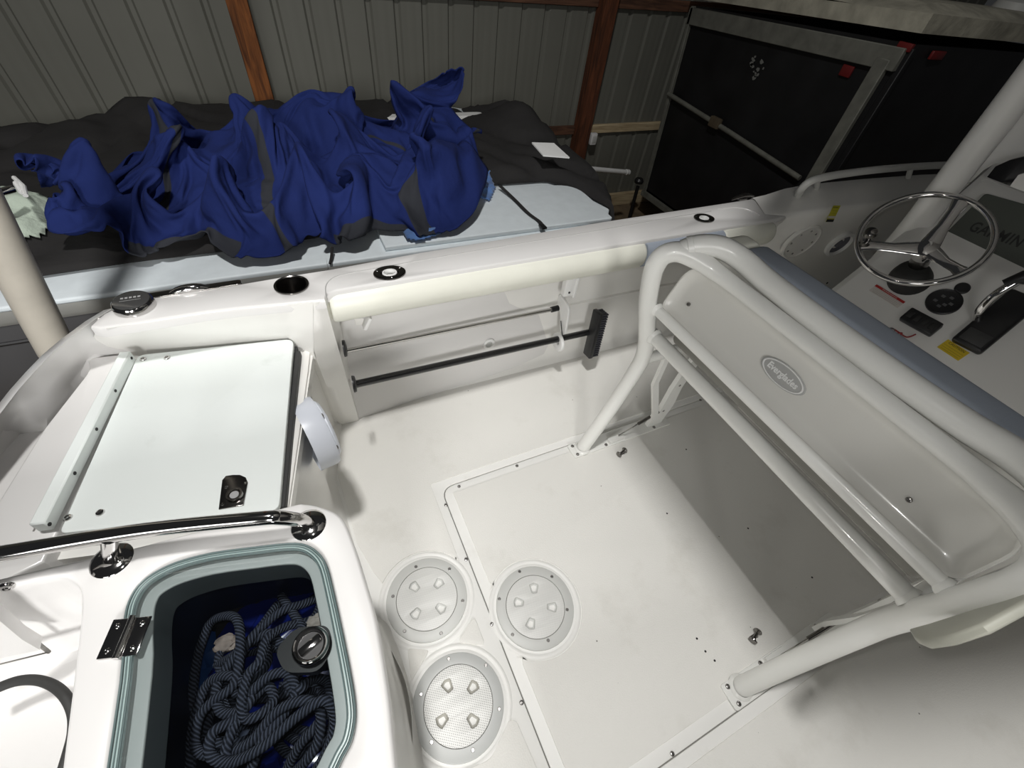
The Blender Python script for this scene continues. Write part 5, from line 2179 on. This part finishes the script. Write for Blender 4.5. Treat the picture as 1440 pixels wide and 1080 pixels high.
cushion(1.045, 1.145, .72, .972, .735, .67, 'cushion_end', VINC, label='cream end panel of the padded top')
cushion(1.047, 1.150, .72, .975, .668, -.03, 'backrest_cushion', VING, label='blue grey padded cushion')
cushion(1.045, 1.145, .72, .972, -.032, -.10, 'cushion_end', VINC, label='cream end panel of the padded top')
cushion(1.03, 1.38, .60, .72, .73, -.11, 'seat_base', mat('seat_base_shaded', (.24, .235, .21), .5), r=.035)  # shade between the lower tubes is put into this dark colour
MB().box((1.040, .31, .91), (.012, .78, .07), bevel=.004).build('cushion_back', PANL, lp_)
# side wing under the near frame
def wing(y, s):
    pts = [V((.80, .705, 0)), V((.85, .655, 0)), V((1.0, .56, 0)), V((1.3, .50, 0)), V((1.42, .52, 0)), V((1.42, .62, 0)), V((1.0, .66, 0)), V((.90, .73, 0)), V((.83, .735, 0))]
    return pts


# moulded flange under the near frame tube
fl_ = [at_y(x, y, -.17) for x, y in ((1285, 893), (1292, 905), (1306, 911), (1340, 906), (1390, 889), (1440, 862), (1530, 812), (1530, 796), (1440, 842), (1380, 866), (1320, 884))]
pl_ = rounded([V((p.x, p.z, 0)) for p in fl_], 0, 4)
mt = Matrix(((1, 0, 0, 0), (0, 0, -1, -.150), (0, 1, 0, 0), (0, 0, 0, 1)))
plate('side_flange', [pl_], 0.008, .024, mat('flange_cream', (.42, .42, .36), .5), lp_, bevel=.006, mtx=mt)

# base plates
for (y0, y1, yt) in ((.738, .806, YF), (-.192, -.122, YN)):
    sgn = 1 if yt > 0 else -1
    pl_ = rounded([V((.812, y0, 0)), V((1.33, y0, 0)), V((1.33, y1, 0)), V((.812, y1, 0))], .010, 4)
    plate('base_plate', [pl_], .0005, .0065, POWD, lp_, bevel=.0015)
    for x, y in ((.832, y0 + .012), (.832, y1 - .012), (.975, (y0 if sgn > 0 else y1) + sgn * .010), (1.24, (y0 if sgn > 0 else y1) + sgn * .012), (1.30, (y1 if sgn > 0 else y0) - sgn * .012)):
        MB().screw((x, y, .0065), (0, 0, 1), .0075, .0035).build('bolt', SCREW, lp_)
    MB().lathe([(.036, .0065), (.034, .010), (.027, .016)], (.868, yt, 0), seg=24).build('weld_collar', POWD, lp_)
    yi = (y0 + .016) if sgn > 0 else (y1 - .016)      # inboard side mechanism
    # low bracket holding the gas strut
    mb = MB().prism([(.99, yi - .012), (1.07, yi - .012), (1.07, yi + .012), (.99, yi + .012)], .0065, .022)
    mb.build('strut_bracket', POWD, lp_)
    sa, sb_ = V((1.04, yi + sgn * .004, .030)), V((1.225, yi + sgn * .004, .115))
    sm_ = sa.lerp(sb_, .48)
    MB().tube([sa, sm_], .0032, 8).build('strut_rod', CHR, lp_)
    MB().tube([sm_, sb_], .0068, 12).build('strut_body', CHRD, lp_)
    # flat swing bar and pivot leg
    q = [V((1.115, yt, .50)), V((1.112, yt - sgn * .01, .33)), V((1.195, yt - sgn * .02, .125)), V((1.195, yt - sgn * .02, .06))]
    mb = MB()
    rows = []
    for i, p in enumerate(q):
        w = V((.012, 0, .006))
        rows.append([p - w + V((0, -.007, 0)), p + w + V((0, -.007, 0)), p + w + V((0, .007, 0)), p - w + V((0, .007, 0))])
    mb.grid(rows, close_v=True)
    mb.f += [[0, 1, 2, 3], [12, 13, 14, 15]]
    mb.build('swing_bar', POWD, lp_, smooth=30)
    q = [V((1.33, yt, .52)), V((1.285, yt, .36)), V((1.27, yt, .24)), V((1.275, yt, .12)), V((1.25, yt, .004))]
    rows = []
    ws = [.028, .028, .028, .034, .040]
    for p, wd in zip(q, ws):
        rows.append([p + V((-wd, -.010, 0)), p + V((wd, -.010, 0)), p + V((wd, .010, 0)), p + V((-wd, .010, 0))])
    mb = MB()
    mb.grid(rows, close_v=True)
    mb.f += [[0, 1, 2, 3], [16, 17, 18, 19]]
    mb.build('pivot_leg', POWD, lp_, smooth=30)
    for x, z in ((1.275, .26), (1.262, .10)):
        MB().screw((x, yt - sgn * .010, z), (0, -sgn, 0), .006, .002).build('bolt', SCREW, lp_)
    # short tube from the frame elbow forward
    MB().tube([V((.99, yt, .49)), V((1.12, yt, .487)), V((1.36, yt, .54))], .0195, 14).build('side_rail', POWD, lp_)

# ------------------------------------------------------------------ console
cs = thing('helm_console', (2.3, .3, 0), 'white moulded helm console with sloping dash seen past the leaning post', 'console')
CY0, CY1 = -.25, .735
DX0, DZ0 = 1.90, .75           # dash plane x = DX0 + (z - DZ0)
DN = V((-1, 0, 1)).normalized()


def dash(px, py, off=0.0):
    return at_plane(px, py, V((DX0, 0, DZ0)) + DN * off, DN)


def dframe(p, xd=(0, -1, 0), off=0.0):
    return frame(V(p) + DN * off, xd, DN.cross(V(xd)))


sec = [(1.73, -.004), (1.73, .48), (1.74, .575), (1.765, .612), (1.80, .650), (2.02, .870), (2.05, .89), (2.13, .905), (2.17, .94), (2.30, 1.10), (2.34, 1.12), (2.75, 1.13),
       (2.85, 1.06), (2.9, -.004)]
rows = []
ys_ = [CY1, CY1 - .006, CY1 - .03, CY1 - .1, .3, CY0 + .1, CY0 + .03, CY0 + .006, CY0]
for i, y in enumerate(ys_):
    k = min(i, len(ys_) - 1 - i)
    ins = {0: .03, 1: .012, 2: 0}.get(k, 0)
    rows.append([V((x + ins * (1 if x < 2.3 else -1), y, z - (ins if z > .1 else 0))) for x, z in sec])
mb = MB()
mb.grid(rows)
n_ = len(sec)
mb.f.append(list(range(n_)))
mb.f.append([(len(ys_) - 1) * n_ + i for i in range(n_)][::-1])
co = mb.build('body', GEL, cs, smooth=35)
# raised helm pod on the dash
pod_px = [(1222, 388), (1270, 425), (1332, 462), (1368, 421), (1440, 330), (1330, 300), (1245, 345)]
# gauge, small gauge, switch box, labels, helm boot
gg = dash(1327, 425)
o = MB().lathe([(.047, 0), (.047, .006), (.044, .008), (.038, .005), (0, .005)], gg, DN, 30).build('gauge', BLK, cs)
for k, (a, r_) in enumerate(((0.2, .020), (1.3, .022), (2.4, .020), (3.6, .022), (4.8, .020), (5.6, .012))):
    Fd = dframe(gg, off=.0055)
    mb = MB().box((r_ * math.cos(a), r_ * math.sin(a), 0), (.011, .008, .0012))
    mb.v = [Fd @ v for v in mb.v]
    mb.build('icon', mat('icon_grey%d' % k, (.12, .12, .12), .4), o)
MB().lathe([(.020, 0), (.020, .006), (.017, .009), (0, .009)], dash(1353, 406), DN, 24).build('button_switch', BLK, cs)
Fd = frame(dash(1294, 455), dash(1318, 468) - dash(1272, 443), DN.cross(dash(1318, 468) - dash(1272, 443)))
bw_, bh_ = .105, .052
mb = MB().box((0, 0, .012), (bw_, bh_, .026), bevel=.005)
mb.v = [Fd @ v for v in mb.v]
sw = mb.build('switch_box', BLK, cs)
for i in range(4):
    mb = MB().box((-.036 + i * .024, 0, .027), (.015, .024, .006), bevel=.002)
    mb.v = [Fd @ v for v in mb.v]
    mb.build('switch', BLKR, sw)
key0 = dash(1262, 466, .012)
kp = path([dash(1288, 470, .015), dash(1275, 474, .006), dash(1262, 466, .02), dash(1254, 462, .012), dash(1250, 470, .018), dash(1259, 476, .012), dash(1268, 468, .02), dash(1246, 472, .008)], 8)
kc = MB().tube(kp, .0024, 6).build('key_cord', REDC)
tag(kc, 'red coiled kill-switch cord and keys hanging from the black switch box', 'cord')
MB().lathe([(.010, -.001), (.012, 0), (.010, .001), (.008, 0), (.010, -.001)], dash(1253, 465, .02), DN, 20).build('key_ring', CHR, kc)
mb = MB().box((0, 0, .006), (.016, .032, .008), bevel=.003)
Fk = dframe(dash(1258, 484), off=.002)
mb.v = [Fk @ v for v in mb.v]
mb.build('key_fob', BLK, kc)


def sticker(corners, m, name, label, lines, ink, off=.0012, head=None):
    """flat printed label lying on the dash: corners TL TR BR BL in the photograph"""
    P = [dash(x, y, off) for x, y in corners]
    xd = (P[1] - P[0])
    F_ = frame((P[0] + P[1] + P[2] + P[3]) / 4, xd, (P[0] - P[3]))
    w = (xd.length + (P[2] - P[3]).length) / 2
    h = ((P[0] - P[3]).length + (P[1] - P[2]).length) / 2
    mb = MB().box((0, 0, 0), (w, h, .0006))
    mb.v = [F_ @ v for v in mb.v]
    o = mb.build(name, m, cs)
    o['label'] = label
    top = h / 2
    if head:
        mb = MB().box((0, top - h * .14, .0006), (w, h * .28, .0004))
        mb.v = [F_ @ v for v in mb.v]
        mb.build('label_band', head, o)
    for txt, sz, yy, mm, wd in lines:
        link_mesh('lettering', text_mesh(txt, sz * h, F_ @ Matrix.Translation((0, yy * h, .0011)), .0001, 0, 1, wd * w), mm, o, smooth=0)
    return o


sticker([(1231, 399), (1272, 424), (1263, 434), (1224, 409)], WHL, 'warning_label', 'white warning label with a red heading band',
        [('WARNING', .2, .36, WHL, .5), ('--------------------', .14, .12, INK, .9), ('---------------------', .14, -.05, INK, .9), ('------------------', .14, -.22, INK, .85),
         ('----------------', .14, -.38, INK, .8)], INK, head=REDL)
sticker([(1331, 476), (1361, 495), (1350, 509), (1320, 489)], YEL, 'caution_label', 'yellow caution label with black print',
        [('CAUTION', .26, .30, INK, .72), ('---------------', .18, .04, INK, .85), ('--------------', .18, -.16, INK, .85), ('-------------', .18, -.34, INK, .8)], INK)
# helm boot behind the wheel
hb = dash(1279, 393, 0)
MB().lathe([(.062, 0), (.062, .01), (.056, .03), (.048, .05), (.040, .062), (.028, .07), (0, .073)], hb, DN, 32).build('helm_boot', BLKR, cs)
# throttle binnacle
tp = dash(1398, 455)
Ft = frame(tp, dash(1425, 432) - dash(1370, 478), DN.cross(dash(1425, 432) - dash(1370, 478)))
th_ = thing('throttle_control', tp, 'black throttle box with chrome lever on the dash at the right edge', 'throttle')
mb = MB().box((0, 0, .012), (.22, .085, .03), bevel=.010, seg=3)
mb.v = [Ft @ v for v in mb.v]
mb.build('base', BLK, th_)
mb = MB().box((-.075, 0, .029), (.045, .062, .004), bevel=.001)
mb.v = [Ft @ v for v in mb.v]
mb.build('trim_panel', mat('throttle_grey', (.05, .05, .05), .5), th_)
MB().tube(path([Ft @ V((-.02, .035, .02)), Ft @ V((-.01, .045, .06)), Ft @ V((.03, .045, .10)), Ft @ V((.08, .03, .125))], 6), [.012] * 19, 14).build('lever', CHR, th_)
MB().tube([Ft @ V((.06, .05, .118)), Ft @ V((.09, .03, .13)), Ft @ V((.12, -.04, .13)), Ft @ V((.12, -.08, .12))], [.012, .020, .022, .016], 16).build('grip', BLK, th_)

# multifunction display with its grey cover
p0 = V((2.12, .45, .90))
DN2 = V((-1, 0, .72)).normalized()
q4 = [at_plane(x, y, p0, DN2) for x, y in ((1354, 270), (1520, 318), (1475, 470), (1322, 372))]
F5 = frame((q4[0] + q4[1] + q4[2] + q4[3]) / 4, q4[1] - q4[0], q4[0] - q4[3])
w5 = ((q4[1] - q4[0]).length + (q4[2] - q4[3]).length) / 2
h5 = ((q4[0] - q4[3]).length + (q4[1] - q4[2]).length) / 2
dsp = thing('chart_display', F5.translation, 'grey-covered chart plotter screen behind the steering wheel', 'display')
plate('cover', [rounded([V((-w5 / 2, -h5 / 2, 0)), V((w5 / 2, -h5 / 2, 0)), V((w5 / 2, h5 / 2, 0)), V((-w5 / 2, h5 / 2, 0))], .012, 4)], -.03, .004, GARG, dsp, bevel=.003, mtx=F5)
g0, g1 = at_plane(1366, 318, p0 + DN2 * .005, DN2), at_plane(1437, 342, p0 + DN2 * .005, DN2)
Fg = frame((g0 + g1) / 2, g1 - g0, F5.to_3x3() @ V((0, 1, 0)))
link_mesh('lettering', text_mesh('GARMIN', .05, Fg, .0003, .001, 1.1, (g1 - g0).length), mat('display_ink', (.02, .02, .02), .5), dsp, smooth=0)
MB().box(F5 @ V((0, 0, -.05)), (w5 * .6, .1, .06), F5.to_3x3(), bevel=.01).build('mount', GEL, dsp)

# steering wheel
WN = V((-.64, -.06, .766)).normalized()
WC = CAM + (V((2.04, .669, .872)) - CAM) * .90
WR = .195 * .90 - .008
sw_ = thing('steering_wheel', WC, 'polished steel three-spoke steering wheel with a spinner knob', 'steering wheel')
u_ = V((0, -1, 0))
u_ = (u_ - WN * u_.dot(WN)).normalized()
v_ = WN.cross(u_)
rim = [WC + (u_ * math.cos(a) + v_ * math.sin(a)) * WR for a in [k * 2 * PI / 72 for k in range(72)]]
MB().tube(rim, .0095, 14, closed=True).build('rim', CHR, sw_)


def on_wheel(px, py, off=0.0):
    return at_plane(px, py, WC + WN * off, WN)


hub = on_wheel(1303, 350, -.02)
MB().lathe([(.034, -.03), (.034, -.005), (.030, .006), (.018, .012), (0, .013)], hub, WN, 28).build('hub', CHR, sw_)
MB().lathe([(.028, -.09), (.026, -.03)], hub, WN, 20).build('column', CHRD, sw_)
for (ex, ey) in ((1212, 344), (1352, 283), (1355, 384)):
    e_ = on_wheel(ex, ey)
    mid = hub.lerp(e_, .5) - WN * .004
    d_ = (e_ - hub).normalized()
    s__ = WN.cross(d_)
    rows = []
    for p, w, t in ((hub, .030, .007), (hub.lerp(e_, .25), .024, .006), (mid, .017, .005), (hub.lerp(e_, .8), .017, .005), (e_, .024, .005)):
        rows.append([p + s__ * w * math.cos(a) + WN * t * math.sin(a) for a in [k * 2 * PI / 12 for k in range(12)]])
    mb = MB()
    mb.grid(rows, close_v=True)
    mb.build('spoke', CHR, sw_, smooth=60)
kn = on_wheel(1222, 335, .012)
MB().lathe([(.008, -.012), (.007, .006), (.014, .014), (.020, .026), (.017, .038), (.008, .044), (0, .045)], kn, WN, 24).build('spinner_knob', CHRD, sw_)

# T-top: pillars, hard top overhead, smoked windshield
tt = thing('t_top', (2.2, .3, .8), 'white T-top with thick legs rising over the helm console', 'canopy')
la, lb = at_y(1262, 350, .735), at_y(1447, 112, .735)
dl = (lb - la).normalized()
rows = []
for p, wx, wy in ((la - dl * .06, .085, .050), (la, .075, .048), (la + dl * .06, .062, .046), (la + dl * .14, .055, .045), (lb, .052, .044), (la + dl * (1.35 / max(dl.z, .3)), .052, .044)):
    rows.append([p + V((wx * math.cos(a), wy * math.sin(a), 0)) for a in [k * 2 * PI / 20 for k in range(20)]])
mb = MB()
mb.grid(rows, close_v=True)
mb.build('leg', GEL, tt, smooth=60)
mb = MB()
mb.grid([[V((p.x, -.13 - (p.y - .735) + .0, p.z)) for p in r] for r in rows], close_v=True)
mb.build('leg', GEL, tt, smooth=60)
top_z = 2.12
tp_ = rounded([V((.48, -.04, 0)), V((.95, -.20, 0)), V((1.3, -.42, 0)), V((3.2, -.45, 0)), V((3.2, 1.05, 0)), V((1.3, 1.02, 0)), V((.95, .80, 0)), V((.48, .64, 0))], .06, 5)
plate('hard_top', [tp_], top_z, top_z + .05, GELW, tt, bevel=.015)
for y in (-.13, .735):
    MB().tube([V((1.3, y, top_z)), V((2.2, y, 2.0))], .022, 10).build('top_brace', GEL, tt)
# console top fairing and windshield
f1 = [at_x(1395, 206, 2.32), at_x(1447, 140, 2.32), at_x(1500, 150, 2.32), at_x(1500, 190, 2.32), at_x(1440, 199, 2.32)]
mb = MB()
mb.add(*slab(f1, .01, (1, 0, 0)))
mb.build('side_window', SMOKE, tt)
ws = [at_x(1388, 249, 2.22), at_x(1400, 234, 2.22), at_x(1420, 225, 2.22), at_x(1445, 219, 2.22), at_x(1500, 215, 2.22), at_x(1500, 300, 2.22), at_x(1440, 269, 2.22)]
mb = MB()
mb.add(*slab(ws, .012, (1, 0, .3)))
mb.build('windshield', SMOKE, tt)
ws2 = [at_x(1420, 262, 2.205), at_x(1432, 246, 2.205), at_x(1500, 225, 2.205), at_x(1500, 292, 2.205)]
mb = MB()
mb.add(*slab(ws2, .008, (1, 0, .3)))
mb.build('inner_frame', GEL, tt)
w1 = [at_x(1346, 262, 2.26), at_x(1388, 252, 2.26), at_x(1440, 272, 2.26), at_x(1500, 300, 2.26), at_x(1500, 325, 2.26), at_x(1440, 300, 2.26), at_x(1370, 272, 2.26)]
mb = MB()
mb.add(*slab(w1, .05, (1, 0, .2)))
mb.build('dash_brow', GEL, cs)
# fairing between leg and brow
fa = [at_x(1290, 330, 2.30), at_x(1330, 262, 2.30), at_x(1372, 205, 2.30), at_x(1440, 120, 2.30), at_x(1500, 100, 2.30), at_x(1500, 330, 2.30), at_x(1390, 300, 2.30)]
mb = MB()
mb.add(*slab(fa, .14, (1, 0, 0)))
mb.build('fairing', GEL, cs)

# bow rail
br_ = thing('bow_rail', (2.8, 1.2, .8), 'white tubular rail along the port bow gunwale', 'rail')
rl_ = [at_z(1122, 276, .765), at_z(1127, 266, .82), at_z(1138, 256, .86), at_z(1155, 250, .875), at_z(1190, 244, .88), at_z(1240, 238, .885), at_z(1310, 233, .89), at_z(1400, 231, .90),
       at_z(1500, 235, .92)]
MB().tube(path(rl_, 8), .0165, 16).build('rail_tube', POWD, br_)
for (px, py, z1_, qx, qy, z2_) in ((1281, 236, .885, 1277, 250, .84), (1150, 252, .87, 1149, 264, .80)):
    MB().tube([at_z(px, py, z1_), at_z(qx, qy, z2_)], .012, 12).build('stanchion', POWD, br_)
rc2 = [at_z(1195, 256, .86), at_z(1270, 246, .862), at_z(1312, 243, .865)]

# port wall forward: clear round plate, speaker, warning label
from mathutils.bvhtree import BVHTree
bpy.context.view_layer.update()


def bvh_of(names):
    vs, fs = [], []
    for ob in bpy.data.objects:
        if ob.type == 'MESH' and ob.name.split('.')[0] in names:
            n = len(vs)
            vs += [ob.matrix_world @ v.co for v in ob.data.vertices]
            fs += [[i + n for i in p.vertices] for p in ob.data.polygons]
    return BVHTree.FromPolygons(vs, fs)


WB = bvh_of(('bow_gunwale', 'inner_side_wall', 'gunwale_top'))


def wallp(px, py, off=0.0, need_n=False):
    d = ray(px, py).normalized()
    p, n, i, t = WB.ray_cast(CAM, d)
    if n.dot(d) > 0:
        n = -n
    return (p + n * off, n) if need_n else p + n * off


_, wn = wallp(1150, 345, 0, True)


c = wallp(1126, 340, .004)
o = thing('round_access_plate', c, 'round flush access plate low on the port wall left of the speaker', 'hatch')
rr = (wallp(1126, 340) - wallp(1092, 352)).length * .88
MB().lathe([(rr, -.01), (rr, .004), (rr - .008, .007), (rr - .014, .004), (rr - .022, .003), (0, .003)], c, wn, 40).build('plate', GEL, o)
for k in range(8):
    a = k * PI / 4
    u0 = wn.orthogonal().normalized()
    w0 = wn.cross(u0)
    MB().screw(c + wn * .004 + (u0 * math.cos(a) + w0 * math.sin(a)) * (rr - .03), wn, .005, .002).build('screw', SCREW, o)
c = wallp(1179, 342, .004)
o = thing('marine_speaker', c, 'round marine speaker with grey ring in the port wall', 'speaker')
rs = (wallp(1179, 342) - wallp(1156, 352)).length * .85
MB().lathe([(rs, -.005), (rs, .012), (rs - .012, .018), (rs * .78, .012), (rs * .74, .004)], c, wn, 40).build('ring', PLW, o)
MB().lathe([(rs * .74, .004), (rs * .5, -.002), (rs * .3, -.008), (rs * .28, .004), (0, .012)], c, wn, 36).build('cone', mat('speaker_grey', (.16, .16, .19), .5), o)
s0_, ws_ = wallp(1171, 300, .004, True)
sl = [at_plane(x, y, s0_, ws_) for x, y in ((1172, 289), (1182, 289), (1171, 312), (1161, 312))]
F_ = frame((sl[0] + sl[2]) / 2, sl[1] - sl[0], sl[0] - sl[3])
o = MB().add(*slab(sl, .001, ws_)).build('hazard_label', mat('label_yellow_dark', srgb(196, 190, 50), .5))
tag(o, 'yellow and black hazard label on the port wall above the speaker', 'label')
b1 = [sl[3].lerp(sl[0], t_) for t_ in (0, .16)] + [sl[2].lerp(sl[1], t_) for t_ in (.16, 0)]
MB().add(*slab([p + ws_ * .0014 for p in b1], .0006, ws_)).build('label_band', INK, o)
b1 = [sl[3].lerp(sl[0], t_) for t_ in (.22, .36)] + [sl[2].lerp(sl[1], t_) for t_ in (.36, .22)]
MB().add(*slab([p + ws_ * .0014 for p in b1], .0006, ws_)).build('label_band', WHL, o)
h_ = (sl[0] - sl[3]).length
for k, tt_ in enumerate(('WARNING', '-------', '-------')):
    link_mesh('lettering', text_mesh(tt_, h_ * .12, F_ @ Matrix.Translation((0, h_ * (.38 - .17 * k), .002)), .0001, 0, 1, (sl[1] - sl[0]).length * .8), INK, o, smooth=0)
MB().screw(wallp(1163, 398, 0), wn, .007, .003).build('screw', HOLE, fb)
